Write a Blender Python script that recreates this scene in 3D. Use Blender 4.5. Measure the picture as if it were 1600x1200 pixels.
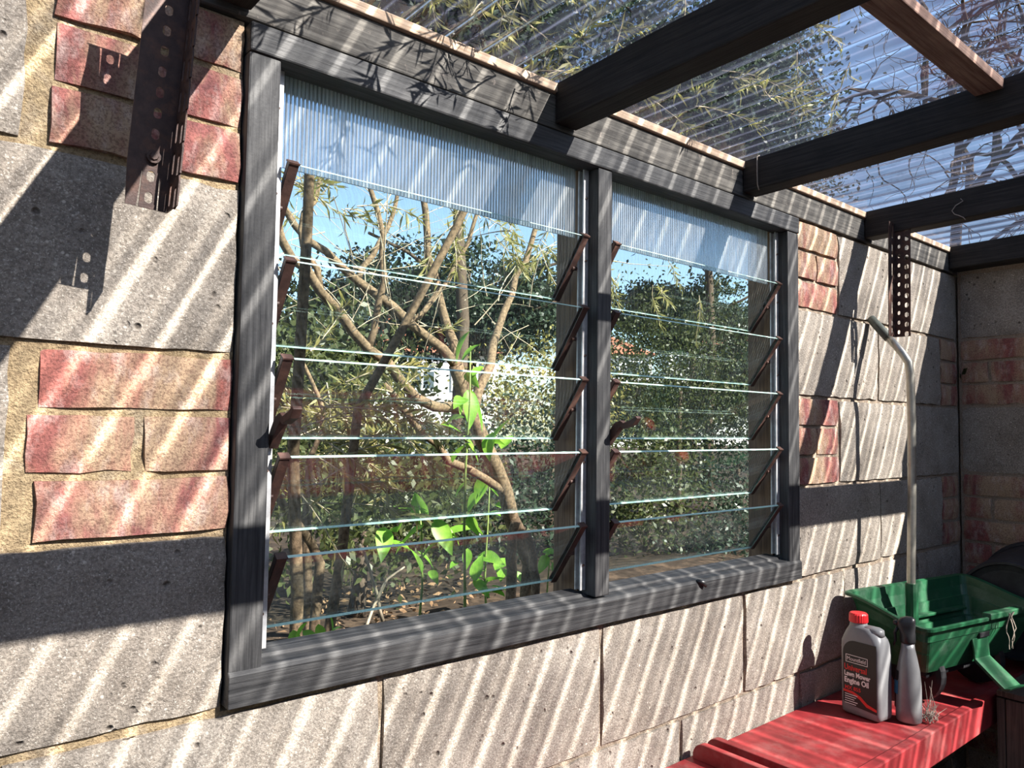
import bpy, math, random
import numpy as np
from mathutils import Vector, Matrix

for o in list(bpy.data.objects):
    bpy.data.objects.remove(o)
S = bpy.context.scene
COL = S.collection

# ------------------------------------------------------------------ camera
CAM = Vector((-0.3503, -0.9757, 0.3654)); FPX = 1172.03
YAW, PIT, ROL = 0.6967, 0.0559, 0.0146
_f = Vector((math.sin(YAW)*math.cos(PIT), math.cos(YAW)*math.cos(PIT), math.sin(PIT)))
_r = Vector((math.cos(YAW), -math.sin(YAW), 0.0)); _u = _r.cross(_f)
_c, _s = math.cos(ROL), math.sin(ROL)
RIGHT = _c*_r + _s*_u; UP = -_s*_r + _c*_u; FWD = _f
cd = bpy.data.cameras.new('camera'); cam = bpy.data.objects.new('camera', cd); COL.objects.link(cam)
cd.sensor_width = 36.0; cd.lens = FPX/1600*36.0; cd.clip_start = 0.02; cd.clip_end = 300
cam.matrix_world = Matrix(((RIGHT.x, UP.x, -FWD.x, CAM.x), (RIGHT.y, UP.y, -FWD.y, CAM.y),
                           (RIGHT.z, UP.z, -FWD.z, CAM.z), (0, 0, 0, 1)))
S.camera = cam

# ------------------------------------------------------------------ sky, sun, exposure
SUN_DIR = Vector((-0.30, 0.75, -0.59)).normalized()          # the way the light travels
w = bpy.data.worlds.new('sky'); S.world = w; w.use_nodes = True
wn = w.node_tree; wn.nodes.clear()
sky = wn.nodes.new('ShaderNodeTexSky'); sky.sky_type = 'NISHITA'; sky.sun_disc = False
sky.sun_elevation = math.asin(-SUN_DIR.z); sky.sun_rotation = math.atan2(-SUN_DIR.x, -SUN_DIR.y)
sky.air_density = 1.0; sky.dust_density = 0.6; sky.ozone_density = 2.0
bg = wn.nodes.new('ShaderNodeBackground'); bg.inputs['Strength'].default_value = 0.31
wo = wn.nodes.new('ShaderNodeOutputWorld')
wn.links.new(sky.outputs[0], bg.inputs[0]); wn.links.new(bg.outputs[0], wo.inputs[0])
sl = bpy.data.lights.new('sun', 'SUN'); sl.energy = 22.0; sl.angle = math.radians(0.4); sl.color = (1.0, 0.95, 0.87)
sun = bpy.data.objects.new('sun', sl); COL.objects.link(sun)
sun.rotation_euler = SUN_DIR.to_track_quat('-Z', 'Y').to_euler(); sun.location = (3, -6, 6)
S.view_settings.view_transform = 'Standard'; S.view_settings.look = 'None'
S.view_settings.gamma = 1.0; S.view_settings.use_curve_mapping = False
S.view_settings.exposure = 0.1
S.cycles.transparent_max_bounces = 32
S.cycles.max_bounces = 8
S.cycles.sample_clamp_indirect = 6.0

rng = random.Random(7)

# ------------------------------------------------------------------ mesh helpers
def at(px, py, y):
    """the point on the plane at depth y behind the wall that the photo shows at (px, py)"""
    d = RIGHT*((px-800)/FPX) - UP*((py-600)/FPX) + FWD
    t = (y-CAM.y)/d.y
    return CAM + d*t

class MB:
    def __init__(s): s.v = []; s.f = []; s.m = []
    def add(s, vs, fs, m=0):
        b = len(s.v); s.v += [tuple(p) for p in vs]
        s.f += [tuple(i+b for i in f) for f in fs]; s.m += [m]*len(fs); return s
    def box(s, x0, x1, y0, y1, z0, z1, m=0):
        vs = [(x, y, z) for x in (x0, x1) for y in (y0, y1) for z in (z0, z1)]
        return s.add(vs, [(0, 1, 3, 2), (4, 6, 7, 5), (0, 4, 5, 1), (2, 3, 7, 6), (0, 2, 6, 4), (1, 5, 7, 3)], m)
    def obox(s, c, ax, ay, az, m=0):
        c = Vector(c); ax, ay, az = Vector(ax), Vector(ay), Vector(az)
        vs = [c+ax*i+ay*j+az*k for i in (-1, 1) for j in (-1, 1) for k in (-1, 1)]
        return s.add(vs, [(0, 1, 3, 2), (4, 6, 7, 5), (0, 4, 5, 1), (2, 3, 7, 6), (0, 2, 6, 4), (1, 5, 7, 3)], m)
    def tube(s, pts, rad, n=8, cap=True, m=0):
        pts = [Vector(p) for p in pts]; k = len(pts)
        if not hasattr(rad, '__len__'): rad = [rad]*k
        t0 = (pts[1]-pts[0]).normalized()
        nrm = t0.orthogonal().normalized(); vs = []
        for i, p in enumerate(pts):
            t = (pts[min(i+1, k-1)]-pts[max(i-1, 0)]).normalized()
            nrm = (nrm - t*nrm.dot(t)).normalized(); b = t.cross(nrm)
            for j in range(n):
                a = 2*math.pi*j/n; vs.append(p + (nrm*math.cos(a)+b*math.sin(a))*rad[i])
        fs = [(i*n+j, i*n+(j+1) % n, (i+1)*n+(j+1) % n, (i+1)*n+j) for i in range(k-1) for j in range(n)]
        if cap: fs += [tuple(range(n-1, -1, -1)), tuple((k-1)*n+j for j in range(n))]
        return s.add(vs, fs, m)
    def loft(s, rings, cap0=True, cap1=True, m=0, close=True):
        n = len(rings[0]); vs = [p for r in rings for p in r]; fs = []
        for i in range(len(rings)-1):
            for j in range(n if close else n-1):
                fs.append((i*n+j, i*n+(j+1) % n, (i+1)*n+(j+1) % n, (i+1)*n+j))
        if cap0: fs.append(tuple(range(n-1, -1, -1)))
        if cap1: fs.append(tuple((len(rings)-1)*n+j for j in range(n)))
        return s.add(vs, fs, m)
    def lathe(s, prof, n=24, c=(0, 0, 0), m=0, cap0=True, cap1=True):
        rings = [[(c[0]+r*math.cos(2*math.pi*j/n), c[1]+r*math.sin(2*math.pi*j/n), c[2]+z) for j in range(n)] for r, z in prof]
        return s.loft(rings, cap0, cap1, m)
    def mesh(s, name, mats, smooth=False):
        me = bpy.data.meshes.new(name); me.from_pydata(s.v, [], s.f)
        for mt in (mats if isinstance(mats, (list, tuple)) else [mats]): me.materials.append(mt)
        me.polygons.foreach_set('material_index', s.m)
        if smooth: me.polygons.foreach_set('use_smooth', [True]*len(me.polygons))
        me.update(); return me
    def build(s, name, mats, parent=None, smooth=False, bevel=0, loc=None, autosmooth=None):
        o = bpy.data.objects.new(name, s.mesh(name, mats, smooth)); COL.objects.link(o)
        if parent: o.parent = parent
        if loc: o.location = loc
        if bevel:
            b = o.modifiers.new('bevel', 'BEVEL'); b.width = bevel; b.segments = 2; b.limit_method = 'ANGLE'; b.angle_limit = math.radians(40)
        return o

def np_obj(name, V, Q, mat, parent=None, k=4):
    V = np.asarray(V, np.float32); Q = np.asarray(Q, np.int32)
    me = bpy.data.meshes.new(name)
    me.vertices.add(len(V)); me.vertices.foreach_set('co', V.ravel())
    me.loops.add(Q.size); me.loops.foreach_set('vertex_index', Q.ravel())
    me.polygons.add(len(Q)); me.polygons.foreach_set('loop_start', np.arange(len(Q), dtype=np.int32)*k)
    me.polygons.foreach_set('loop_total', np.full(len(Q), k, np.int32))
    me.materials.append(mat); me.update(calc_edges=True)
    o = bpy.data.objects.new(name, me); COL.objects.link(o)
    if parent: o.parent = parent
    return o

def tag(o, label=None, cat=None, group=None, kind=None):
    if label: o['label'] = label
    if cat: o['category'] = cat
    if group: o['group'] = group
    if kind: o['kind'] = kind
    return o
def empty(name, loc=(0, 0, 0)):
    o = bpy.data.objects.new(name, None); COL.objects.link(o); o.location = loc; o.empty_display_size = 0.05
    return o
def link_copy(src, parent=None, loc=None):
    c = src.copy(); COL.objects.link(c)
    if parent: c.parent = parent
    if loc is not None: c.location = loc
    return c

# ------------------------------------------------------------------ materials
class NT:
    def __init__(s, name):
        s.m = bpy.data.materials.new(name); s.m.use_nodes = True; s.t = s.m.node_tree; s.t.nodes.clear()
        s.out = s.t.nodes.new('ShaderNodeOutputMaterial')
    def n(s, typ, ins=None, **attr):
        nd = s.t.nodes.new('ShaderNode'+typ)
        for k, v in attr.items(): setattr(nd, k, v)
        for k, v in (ins or {}).items():
            if hasattr(v, 'is_output') or isinstance(v, bpy.types.NodeSocket): s.t.links.new(v, nd.inputs[k])
            else: nd.inputs[k].default_value = v
        return nd
    def math(s, op, a, b=0.0, clamp=False):
        return s.n('Math', {0: a, 1: b}, operation=op, use_clamp=clamp).outputs[0]
    def mix(s, fac, a, b):
        nd = s.n('Mix', {}, data_type='RGBA')
        for k, v in ((0, fac), (6, a), (7, b)):
            if isinstance(v, bpy.types.NodeSocket): s.t.links.new(v, nd.inputs[k])
            else: nd.inputs[k].default_value = v
        return nd.outputs[2]
    def ramp(s, fac, stops):
        nd = s.n('ValToRGB', {0: fac}); e = nd.color_ramp.elements
        while len(e) < len(stops): e.new(0.5)
        for el, (p, c) in zip(e, stops):
            el.position = p; el.color = c if hasattr(c, '__len__') else (c, c, c, 1)
        return nd.outputs[0]
    def pos(s, scale=(1, 1, 1), obj=False):
        if obj: v = s.n('TexCoord').outputs['Object']
        else: v = s.n('NewGeometry').outputs['Position']
        return s.n('Mapping', {'Vector': v, 'Scale': scale}).outputs[0]
    def noise(s, vec, scale, detail=4, rough=0.6, dist=0.0):
        return s.n('TexNoise', {'Vector': vec, 'Scale': scale, 'Detail': detail, 'Roughness': rough, 'Distortion': dist}).outputs[0]
    def voro(s, vec, scale, feature='F1'):
        return s.n('TexVoronoi', {'Vector': vec, 'Scale': scale}, feature=feature).outputs['Distance']
    def bump(s, h, strength=0.5, dist=0.002, normal=None):
        ins = {'Height': h, 'Strength': strength, 'Distance': dist}
        if normal is not None: ins['Normal'] = normal
        return s.n('Bump', ins).outputs[0]
    def surf(s, sh): s.t.links.new(sh, s.out.inputs[0]); return s.m
    def princ(s, col, rough=0.8, normal=None, metal=0.0, spec=0.4, **kw):
        ins = {'Base Color': col, 'Roughness': rough, 'Metallic': metal, 'Specular IOR Level': spec}
        if normal is not None: ins['Normal'] = normal
        ins.update(kw)
        return s.n('BsdfPrincipled', ins).outputs[0]
def C(r, g, b): return (r, g, b, 1)
def rnd(t): return t.n('ObjectInfo').outputs['Random']

def m_block(name='concrete block', k=1.0):
    t = NT(name); p = t.pos(); r = rnd(t)
    base = t.ramp(t.noise(p, 9, 6, .65), [(.3, C(.235*k, .20*k, .165*k)), (.5, C(.36*k, .315*k, .265*k)), (.72, C(.47*k, .42*k, .36*k))])
    base = t.mix(t.math('MULTIPLY', r, .30), base, C(.24*k, .20*k, .165*k))
    fine = t.noise(p, 260, 3, .7)
    base = t.mix(t.ramp(fine, [(.40, .55), (.60, 0.0)]), base, C(.10*k, .085*k, .07*k))
    base = t.mix(t.ramp(t.noise(p, 420, 2, .6), [(.58, 0.0), (.68, .6)]), base, C(.68, .62, .54))
    big = t.voro(p, 70)
    speck = t.math('MULTIPLY', t.ramp(big, [(.10, 1.0), (.17, 0.0)]), t.ramp(t.noise(p, 37, 2), [(.5, 0.0), (.56, 1.0)]))
    base = t.mix(speck, base, C(.60, .54, .46))
    pit = t.math('MULTIPLY', t.ramp(t.voro(p, 46), [(.10, 1.0), (.22, 0.0)]), t.ramp(t.noise(p, 21, 3), [(.52, 0.0), (.6, 1.0)]))
    base = t.mix(t.math('MULTIPLY', pit, .8), base, C(.07, .055, .045))
    h = t.math('SUBTRACT', t.math('ADD', t.math('MULTIPLY', fine, .9), t.math('MULTIPLY', t.noise(p, 60, 4), .8)), t.math('MULTIPLY', pit, 1.6))
    return t.surf(t.princ(base, .95, t.bump(h, .8, .0035), spec=.12))
def m_brick():
    t = NT('red clay brick'); p = t.pos(); r = rnd(t)
    red = t.mix(t.ramp(t.noise(p, 30, 4), [(.35, 0.), (.65, 1.)]), C(.33, .125, .108), C(.185, .078, .078))
    red = t.mix(t.math('MULTIPLY', r, .35), red, C(.44, .15, .11))
    buff = t.ramp(t.n('TexNoise', {'Vector': t.pos((1, 1, .35)), 'Scale': 11, 'Detail': 5, 'Roughness': .65, 'Distortion': .4}).outputs[0], [(.42, 0.), (.58, .9)])
    c = t.mix(buff, red, C(.46, .335, .215))
    white = t.ramp(t.noise(t.pos((1, 1, .5)), 34, 5, .7), [(.50, 0.), (.75, .7)])
    c = t.mix(white, c, C(.60, .50, .45))
    fine = t.noise(p, 300, 3, .7)
    c = t.mix(t.ramp(fine, [(.38, .55), (.55, 0.)]), c, C(.09, .04, .035))
    h = t.math('ADD', fine, t.math('MULTIPLY', t.noise(p, 70, 4), 1.2))
    return t.surf(t.princ(c, .93, t.bump(h, .7, .003), spec=.12))
def m_mortar():
    t = NT('sandy mortar'); p = t.pos()
    c = t.ramp(t.noise(p, 12, 5), [(.3, C(.30, .215, .125)), (.55, C(.44, .335, .20)), (.75, C(.40, .34, .27))])
    px = t.n('SeparateXYZ', {0: p}).outputs[0]
    c = t.mix(t.ramp(t.math('ADD', px, t.noise(p, 4, 3)), [(.45, 0.), (.8, .85)]), c, C(.36, .295, .24))
    fine = t.noise(p, 330, 3, .7)
    c = t.mix(t.ramp(fine, [(.38, .6), (.56, 0.)]), c, C(.15, .10, .06))
    h = t.math('ADD', fine, t.math('MULTIPLY', t.noise(p, 55, 4), 2.2))
    return t.surf(t.princ(c, .97, t.bump(h, .9, .004), spec=.1))
def m_wood(name, axis, c0, c1, rough=.6, grain=190, spec=.35, bump=.55, wear=None):
    t = NT(name); sc = [1.0, 1.0, 1.0]; sc[axis] = .035
    p = t.pos(tuple(sc)); q = t.pos()
    g = t.noise(p, grain, 4, .65, .6)
    c = t.mix(t.ramp(g, [(.36, 0.), (.62, 1.)]), C(*c0), C(*c1))
    c = t.mix(t.ramp(t.noise(q, 14, 4), [(.4, .0), (.7, .5)]), c, C(*c0))
    if wear: c = t.mix(t.ramp(t.noise(q, 60, 5, .7), [(.62, 0.), (.72, .8)]), c, C(*wear))
    h = t.math('ADD', g, t.math('MULTIPLY', t.noise(q, 220, 2), .25))
    return t.surf(t.princ(c, rough, t.bump(h, bump, .002), spec=spec))
def m_plain(name, col, rough=.5, metal=0., var=.3, scale=40, bump=.15, spec=.4, dirt=None, dirt_amt=.5, trans=0.0):
    t = NT(name); p = t.pos()
    nz = t.noise(p, scale, 5, .65)
    dk = tuple(x*(1-var) for x in col)
    c = t.mix(t.ramp(nz, [(.35, 0.), (.65, 1.)]), C(*dk), C(*col))
    if dirt: c = t.mix(t.ramp(t.noise(p, scale*.6, 6, .7), [(.5, 0.), (.68, dirt_amt)]), c, C(*dirt))
    return t.surf(t.princ(c, rough, t.bump(t.noise(p, scale*5, 3), bump, .001), metal, spec))
def fresnel_two_sided(t, ior=1.45, normal=None):
    bf = t.n('NewGeometry').outputs['Backfacing']
    i = t.math('ADD', t.math('MULTIPLY', bf, 1/ior-ior), ior)
    ins = {'IOR': i}
    if normal is not None: ins['Normal'] = normal
    return t.n('Fresnel', ins).outputs[0]
def m_glass(name, tint, dirt_lo, dirt_hi, ior=1.5, swirl=True):
    t = NT(name); p = t.pos(); r = rnd(t)
    fr = fresnel_two_sided(t, ior)
    tr = t.n('BsdfTransparent', {'Color': C(*tint)}).outputs[0]
    gl = t.n('BsdfGlossy', {'Color': C(1, 1, 1), 'Roughness': .015}).outputs[0]
    base = t.n('MixShader', {0: fr, 1: tr, 2: gl}).outputs[0]
    if swirl:   # wiped arcs of dust
        off = t.n('CombineXYZ', {0: t.math('MULTIPLY', r, 7.0), 1: 0.0, 2: t.math('MULTIPLY', r, 3.0)}).outputs[0]
        v = t.n('VectorMath', {0: p, 1: off}, operation='ADD').outputs[0]
        v = t.n('Mapping', {'Vector': v, 'Scale': (1, 0, 1)}).outputs[0]
        wv = t.n('TexWave', {'Vector': v, 'Scale': 38.0, 'Distortion': 9.0, 'Detail': 5.0, 'Detail Scale': .35, 'Detail Roughness': .7}, wave_type='RINGS', rings_direction='SPHERICAL').outputs['Fac']
        d = t.math('MULTIPLY', t.ramp(wv, [(.58, 0.), (1., 1.)]), t.ramp(t.noise(p, 9, 4), [(.35, .1), (.68, 1.)]))
        d = t.math('ADD', t.math('MULTIPLY', d, dirt_hi), dirt_lo)
    else:
        d = t.math('ADD', t.math('MULTIPLY', t.noise(p, 20, 5), dirt_hi), dirt_lo)
    du = t.n('AddShader', {0: t.n('BsdfDiffuse', {'Color': C(.22, .215, .20)}).outputs[0], 1: t.n('BsdfTranslucent', {'Color': C(.17, .17, .16)}).outputs[0]}).outputs[0]
    return t.surf(t.n('MixShader', {0: d, 1: base, 2: du}).outputs[0])
def m_leaf(name, col, col2, tr=.45, rough=.45, spec=.4):
    t = NT(name); p = t.pos()
    nz = t.noise(p, 23, 3); r = rnd(t)
    c = t.mix(t.ramp(nz, [(.35, 0.), (.65, 1.)]), C(*col), C(*col2))
    a = t.princ(c, rough, spec=spec)
    b = t.n('BsdfTranslucent', {'Color': c}).outputs[0]
    return t.surf(t.n('MixShader', {0: tr, 1: a, 2: b}).outputs[0])

M = {}
M['block'] = m_block(); M['brick'] = m_brick(); M['mortar'] = m_mortar()
BLK0, BLK1 = (.020, .020, .021), (.070, .069, .069)
M['black_x'] = m_wood('black stained timber lengthwise', 0, BLK0, BLK1)
M['black_y'] = m_wood('black stained rafter timber', 1, (.012, .010, .009), (.035, .030, .026), rough=.7, spec=.25)
M['black_z'] = m_wood('black stained upright timber', 2, BLK0, BLK1)
M['plate'] = m_wood('weathered dark wall plate', 0, (.05, .046, .042), (.15, .14, .125), rough=.8, spec=.2, wear=(.26, .22, .19))
M['batten'] = m_wood('pale raw batten', 0, (.36, .25, .17), (.58, .45, .34), rough=.85, spec=.15)
M['noggin'] = m_wood('red brown noggin timber', 0, (.11, .062, .048), (.25, .165, .13), rough=.75, spec=.2)
M['brown_z'] = m_wood('brown outer frame timber', 2, (.085, .05, .028), (.20, .125, .07), rough=.7)
M['alu'] = m_plain('dull aluminium', (.62, .62, .62), .5, .35, .25, 60, .15, dirt=(.25, .22, .2))
M['rust'] = m_plain('brown painted metal', (.085, .045, .036), .55, .0, .4, 70, .3, dirt=(.15, .07, .045))
M['slot'] = m_plain('rusty dark slotted steel', (.075, .042, .034), .55, .2, .45, 80, .35, dirt=(.16, .07, .04))
M['glass'] = m_glass('dusty louvre glass', (.93, .97, .955), .010, .17)
M['glass_edge'] = NT('green glass edge'); _t = M['glass_edge']
M['glass_edge'] = _t.surf(_t.princ(C(.55, .78, .68), .25, spec=.6))
M['red'] = m_plain('faded red paint', (.33, .032, .036), .5, .0, .4, 18, .3, dirt=(.34, .12, .11), dirt_amt=.6)
M['green'] = m_plain('green plastic', (.013, .078, .034), .36, .0, .2, 25, .08, dirt=(.10, .16, .115), dirt_amt=.45)
M['black_plastic'] = m_plain('black plastic', (.018, .018, .02), .35, .0, .2, 40, .1)
M['bucket'] = m_plain('dusty black rubber', (.022, .022, .026), .6, .0, .3, 30, .15, dirt=(.06, .06, .065), dirt_amt=.5)
M['grey_plastic'] = m_plain('grey plastic', (.20, .20, .205), .4, .0, .12, 30, .05, spec=.4)
M['silver'] = m_plain('silver plastic', (.22, .22, .225), .35, .3, .15, 30, .05)
M['label'] = m_plain('black printed label', (.012, .012, .013), .4, .0, .1, 60, .05)
M['white_ink'] = m_plain('white ink', (.75, .73, .70), .5, 0, .05, 60, .02)
M['red_ink'] = m_plain('red ink', (.60, .03, .025), .45, 0, .1, 60, .02)
M['cap_red'] = m_plain('red cap plastic', (.62, .02, .025), .4, 0, .1, 60, .05)
M['blue_ink'] = m_plain('blue printed label', (.03, .13, .24), .5, 0, .2, 60, .05)
M['chrome'] = m_plain('dull plated tube', (.50, .48, .42), .32, .85, .2, 60, .1)
M['grip'] = m_plain('grey green rubber grip', (.10, .115, .10), .6, 0, .25, 90, .2)
M['cobweb'] = m_plain('cobweb and dried grass', (.36, .30, .25), .9, 0, .3, 90, .1)
M['crate'] = m_wood('dark box wood', 2, (.07, .05, .04), (.14, .10, .08), rough=.85, spec=.15)
M['bark'] = m_plain('pale brown bark', (.22, .155, .095), .9, 0, .7, 90, 1.0, spec=.15)
M['bark_dark'] = m_plain('dark bark', (.10, .075, .055), .9, 0, .5, 50, .6, spec=.1)
M['twig'] = m_plain('bleached twig', (.46, .38, .27), .9, 0, .35, 80, .4, spec=.1)
M['soil'] = m_plain('dark garden soil and litter', (.040, .030, .021), .95, 0, .6, 12, .8, dirt=(.10, .07, .045), dirt_amt=.7, spec=.1)
M['leaf_narrow'] = m_leaf('narrow olive leaf', (.15, .155, .04), (.29, .26, .09), .45)
M['leaf_broad'] = m_leaf('fresh green broad leaf', (.13, .32, .028), (.24, .44, .055), .5)
M['leaf_dark'] = m_leaf('dark evergreen needles', (.020, .036, .022), (.042, .064, .034), .3)
M['leaf_mid'] = m_leaf('mid green leaf', (.032, .050, .016), (.080, .090, .030), .4)
M['leaf_gold'] = m_leaf('yellow green leaf', (.15, .145, .04), (.31, .27, .09), .45)
M['render_white'] = m_plain('white house render', (.68, .67, .64), .9, 0, .08, 5, .1)
M['tile_red'] = m_plain('red roof tile', (.36, .13, .075), .9, 0, .35, 12, .3)
M['pane_dark'] = m_plain('dark house window', (.06, .08, .10), .1, 0, .1, 5, 0, spec=.7)
M['litter'] = m_plain('dry leaf', (.22, .135, .07), .9, 0, .4, 40, .2)

def m_roof():
    t = NT('clear corrugated sheet'); p = t.pos()
    x = t.n('SeparateXYZ', {0: p}).outputs[0]
    ph = t.math('FRACT', t.math('DIVIDE', x, .076))                 # position within one corrugation
    tri = t.math('ABSOLUTE', t.math('SUBTRACT', ph, .5))            # 0 on the crest, .5 in the valley
    wob = t.math('MULTIPLY', t.math('SUBTRACT', t.noise(t.pos((1, .25, 1)), 16, 4), .5), .13)
    streak_grime = t.ramp(t.math('ADD', tri, wob), [(.05, .0), (.105, .85), (.36, .95), (.46, .70)])  # dim bands with clear crests, put in to throw bright sun streaks
    streak_grime = t.math('ADD', streak_grime, t.math('MULTIPLY', t.ramp(t.noise(p, 28, 6, .7), [(.55, 0.), (.8, 1.)]), .25), True)
    band_tint = t.mix(t.ramp(t.noise(p, 3.2, 3), [(.38, 0.), (.62, 1.)]), C(.21, .215, .23), C(.42, .425, .445))
    col = t.mix(streak_grime, C(.98, .985, 1.0), band_tint)
    fr = fresnel_two_sided(t, 1.5)
    tr = t.n('BsdfTransparent', {'Color': col}).outputs[0]
    gl = t.n('BsdfGlossy', {'Color': C(1, 1, 1), 'Roughness': .06}).outputs[0]
    a = t.n('MixShader', {0: fr, 1: tr, 2: gl}).outputs[0]
    line = t.ramp(tri, [(.20, 0.), (.235, .15), (.27, 0.), (.40, .0), (.47, .06)])  # pale lines painted in as sky highlights along the corrugations
    line = t.math('MULTIPLY', line, t.ramp(t.noise(t.pos((1, .12, 1)), 60, 3), [(.35, .25), (.6, 1.)]))
    haze = t.math('ADD', t.math('MULTIPLY', streak_grime, .028), line)
    du = t.n('AddShader', {0: t.n('BsdfDiffuse', {'Color': C(.30, .32, .42)}).outputs[0], 1: t.n('BsdfTranslucent', {'Color': C(.26, .28, .40)}).outputs[0]}).outputs[0]
    return t.surf(t.n('MixShader', {0: haze, 1: a, 2: du}).outputs[0])
M['roof'] = m_roof()
def m_reeded():
    t = NT('dusty reeded glass'); p = t.pos()
    x = t.n('SeparateXYZ', {0: p}).outputs[0]
    rd = t.math('SINE', t.math('MULTIPLY', x, 2*math.pi/.0062))
    nz = t.noise(t.pos((1, 1, .03)), 240, 3, .7)
    st = t.ramp(t.math('ADD', t.math('MULTIPLY', rd, .18), nz), [(.36, .12), (.66, .62)])
    dirt = t.math('MULTIPLY', st, t.ramp(t.noise(p, 7, 3), [(.3, .65), (.7, 1.1)]))
    nrm = t.bump(t.math('ADD', rd, t.math('MULTIPLY', nz, .5)), .8, .002)
    re = t.n('BsdfRefraction', {'Color': C(.85, .92, .95), 'Roughness': .22, 'IOR': 1.1, 'Normal': nrm}).outputs[0]
    gl = t.n('BsdfGlossy', {'Color': C(1, 1, 1), 'Roughness': .12, 'Normal': nrm}).outputs[0]
    base = t.n('MixShader', {0: .08, 1: re, 2: gl}).outputs[0]
    du = t.n('AddShader', {0: t.n('BsdfDiffuse', {'Color': C(.34, .36, .37), 'Normal': nrm}).outputs[0], 1: t.n('BsdfTranslucent', {'Color': C(.38, .42, .46)}).outputs[0]}).outputs[0]
    return t.surf(t.n('MixShader', {0: dirt, 1: base, 2: du}).outputs[0])
M['reeded'] = m_reeded()
# ------------------------------------------------------------------ masonry
def masonry(name, x0, x1, z0, z1, d, mat, parent, seed, xf=None, rough=1.0, n=None):
    """one brick or block: worn arrises, uneven face; xf maps (along, depth, up) into the world"""
    r = random.Random(seed); mb = MB()
    L, H = x1-x0, z1-z0
    nx = max(4, int(L/.028)); nz = max(3, int(H/.028))
    xf = xf or (lambda a, b, c: (a, b, c))
    idx = {}; vs = []
    off = r.uniform(-.0022, .0022)
    for i in range(nx+1):
        for k in range(nz+1):
            ex = i in (0, nx); ez = k in (0, nz)
            a = x0+L*i/nx; c = z0+H*k/nz; b = r.uniform(-.0009, .0009)*rough + off
            if ex: a += (1 if i == 0 else -1)*abs(r.gauss(.0008, .0016))*rough
            if ez: c += (1 if k == 0 else -1)*abs(r.gauss(.0008, .0016))*rough
            if ex or ez: b += r.uniform(.001, .0035)*rough
            if ex and ez: b += .003*rough
            idx[i, k] = len(vs); vs.append(xf(a, b, c))
    fs = [(idx[i, k], idx[i+1, k], idx[i+1, k+1], idx[i, k+1]) for i in range(nx) for k in range(nz)]
    ring = [(i, 0) for i in range(nx)]+[(nx, k) for k in range(nz)]+[(i, nz) for i in range(nx, 0, -1)]+[(0, k) for k in range(nz, 0, -1)]
    b0 = len(vs)
    for i, k in ring:
        vs.append(xf(x0+L*i/nx, d, z0+H*k/nz))
    m = len(ring)
    for j in range(m):
        p, q = ring[j], ring[(j+1) % m]
        fs.append((idx[p], b0+j, b0+(j+1) % m, idx[q]))
    mb.add(vs, fs)
    return mb.build(name, mat, parent)

J = .004       # half a joint
XR = 2.44      # the wall at the end
# back wall core (mortar), around the window opening
wb = MB()
for a in ((-1.6, -.004, .008, .10, -1.2, .90), (1.392, XR+.1, .008, .10, -1.2, .90), (-.004, 1.392, .008, .10, -1.2, -.003)):
    # front face uneven: a grid
    x0, x1, y0, y1, z0, z1 = a
    wb.box(*a)
wall_back = wb.build('wall_back', M['mortar']); tag(wall_back, kind='structure')
sd = [100]
def back(kind, x0, x1, z0, z1):
    sd[0] += 1
    j = J if kind == 'block' else .0035
    return masonry(kind, x0+j, x1-j, z0+j, z1-j, .07, M[kind], wall_back, sd[0], rough=1.0)
CH = .225
def left_row(c):       # bricks toothed into the blocks left of the window
    z = CH*c
    if c % 2:
        splits = {1: [(-.222, -.002)], 0: [(-.229, -.118), (-.105, -.002)], 2: [(-.226, -.002)]}
        for k in range(3):
            zz = z+.075*(2-k)
            ss = splits[(k+1) % 3 if c == 1 else (k+2) % 3]
            if c == 1: ss = [[(-.222, 0)], [(-.232, -.115), (-.112, 0)], [(-.224, 0)]][k]
            if c == 3: ss = [[(-.225, -.112), (-.11, 0)], [(-.222, 0)], [(-.224, 0)]][k]
            for a, b in ss: back('brick', a, b, zz, zz+.075)
        x = -.242
        for _ in range(3): back('block', x-.45, x, z, z+CH); x -= .45
    else:
        x = 0
        for _ in range(3): back('block', x-.45, x, z, z+CH); x -= .45
for c in range(4): left_row(c)
def right_row(c):
    z = CH*c; W0 = 1.392
    if c % 2:
        for k in range(3):
            zz = z+.075*(2-k)
            ss = [(W0, W0+.222)] if (k != 1) else [(W0, W0+.105), (W0+.105, W0+.222)]
            for a, b in ss: back('brick', a, b, zz, zz+.075)
        back('block', W0+.222, 2.05, z, z+CH)
        back('block', 2.05, XR, z, z+CH)
    else:
        back('block', W0, 1.848, z, z+CH)
        back('block', 1.848, 2.298, z, z+CH)
        for k in range(3): back('brick', 2.298, XR, z+.075*k, z+.075*(k+1))
for c in range(4): right_row(c)
for row, (z0, off) in enumerate(((-.228, .228), (-.453, 0.0), (-.678, .228), (-.903, 0.0), (-1.128, .228))):
    x = off-.467*4
    while x < XR:
        a, b = max(x, -1.6), min(x+.467, XR)
        if b-a > .06: back('block', a, b, z0, z0+CH)
        x += .467
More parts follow.
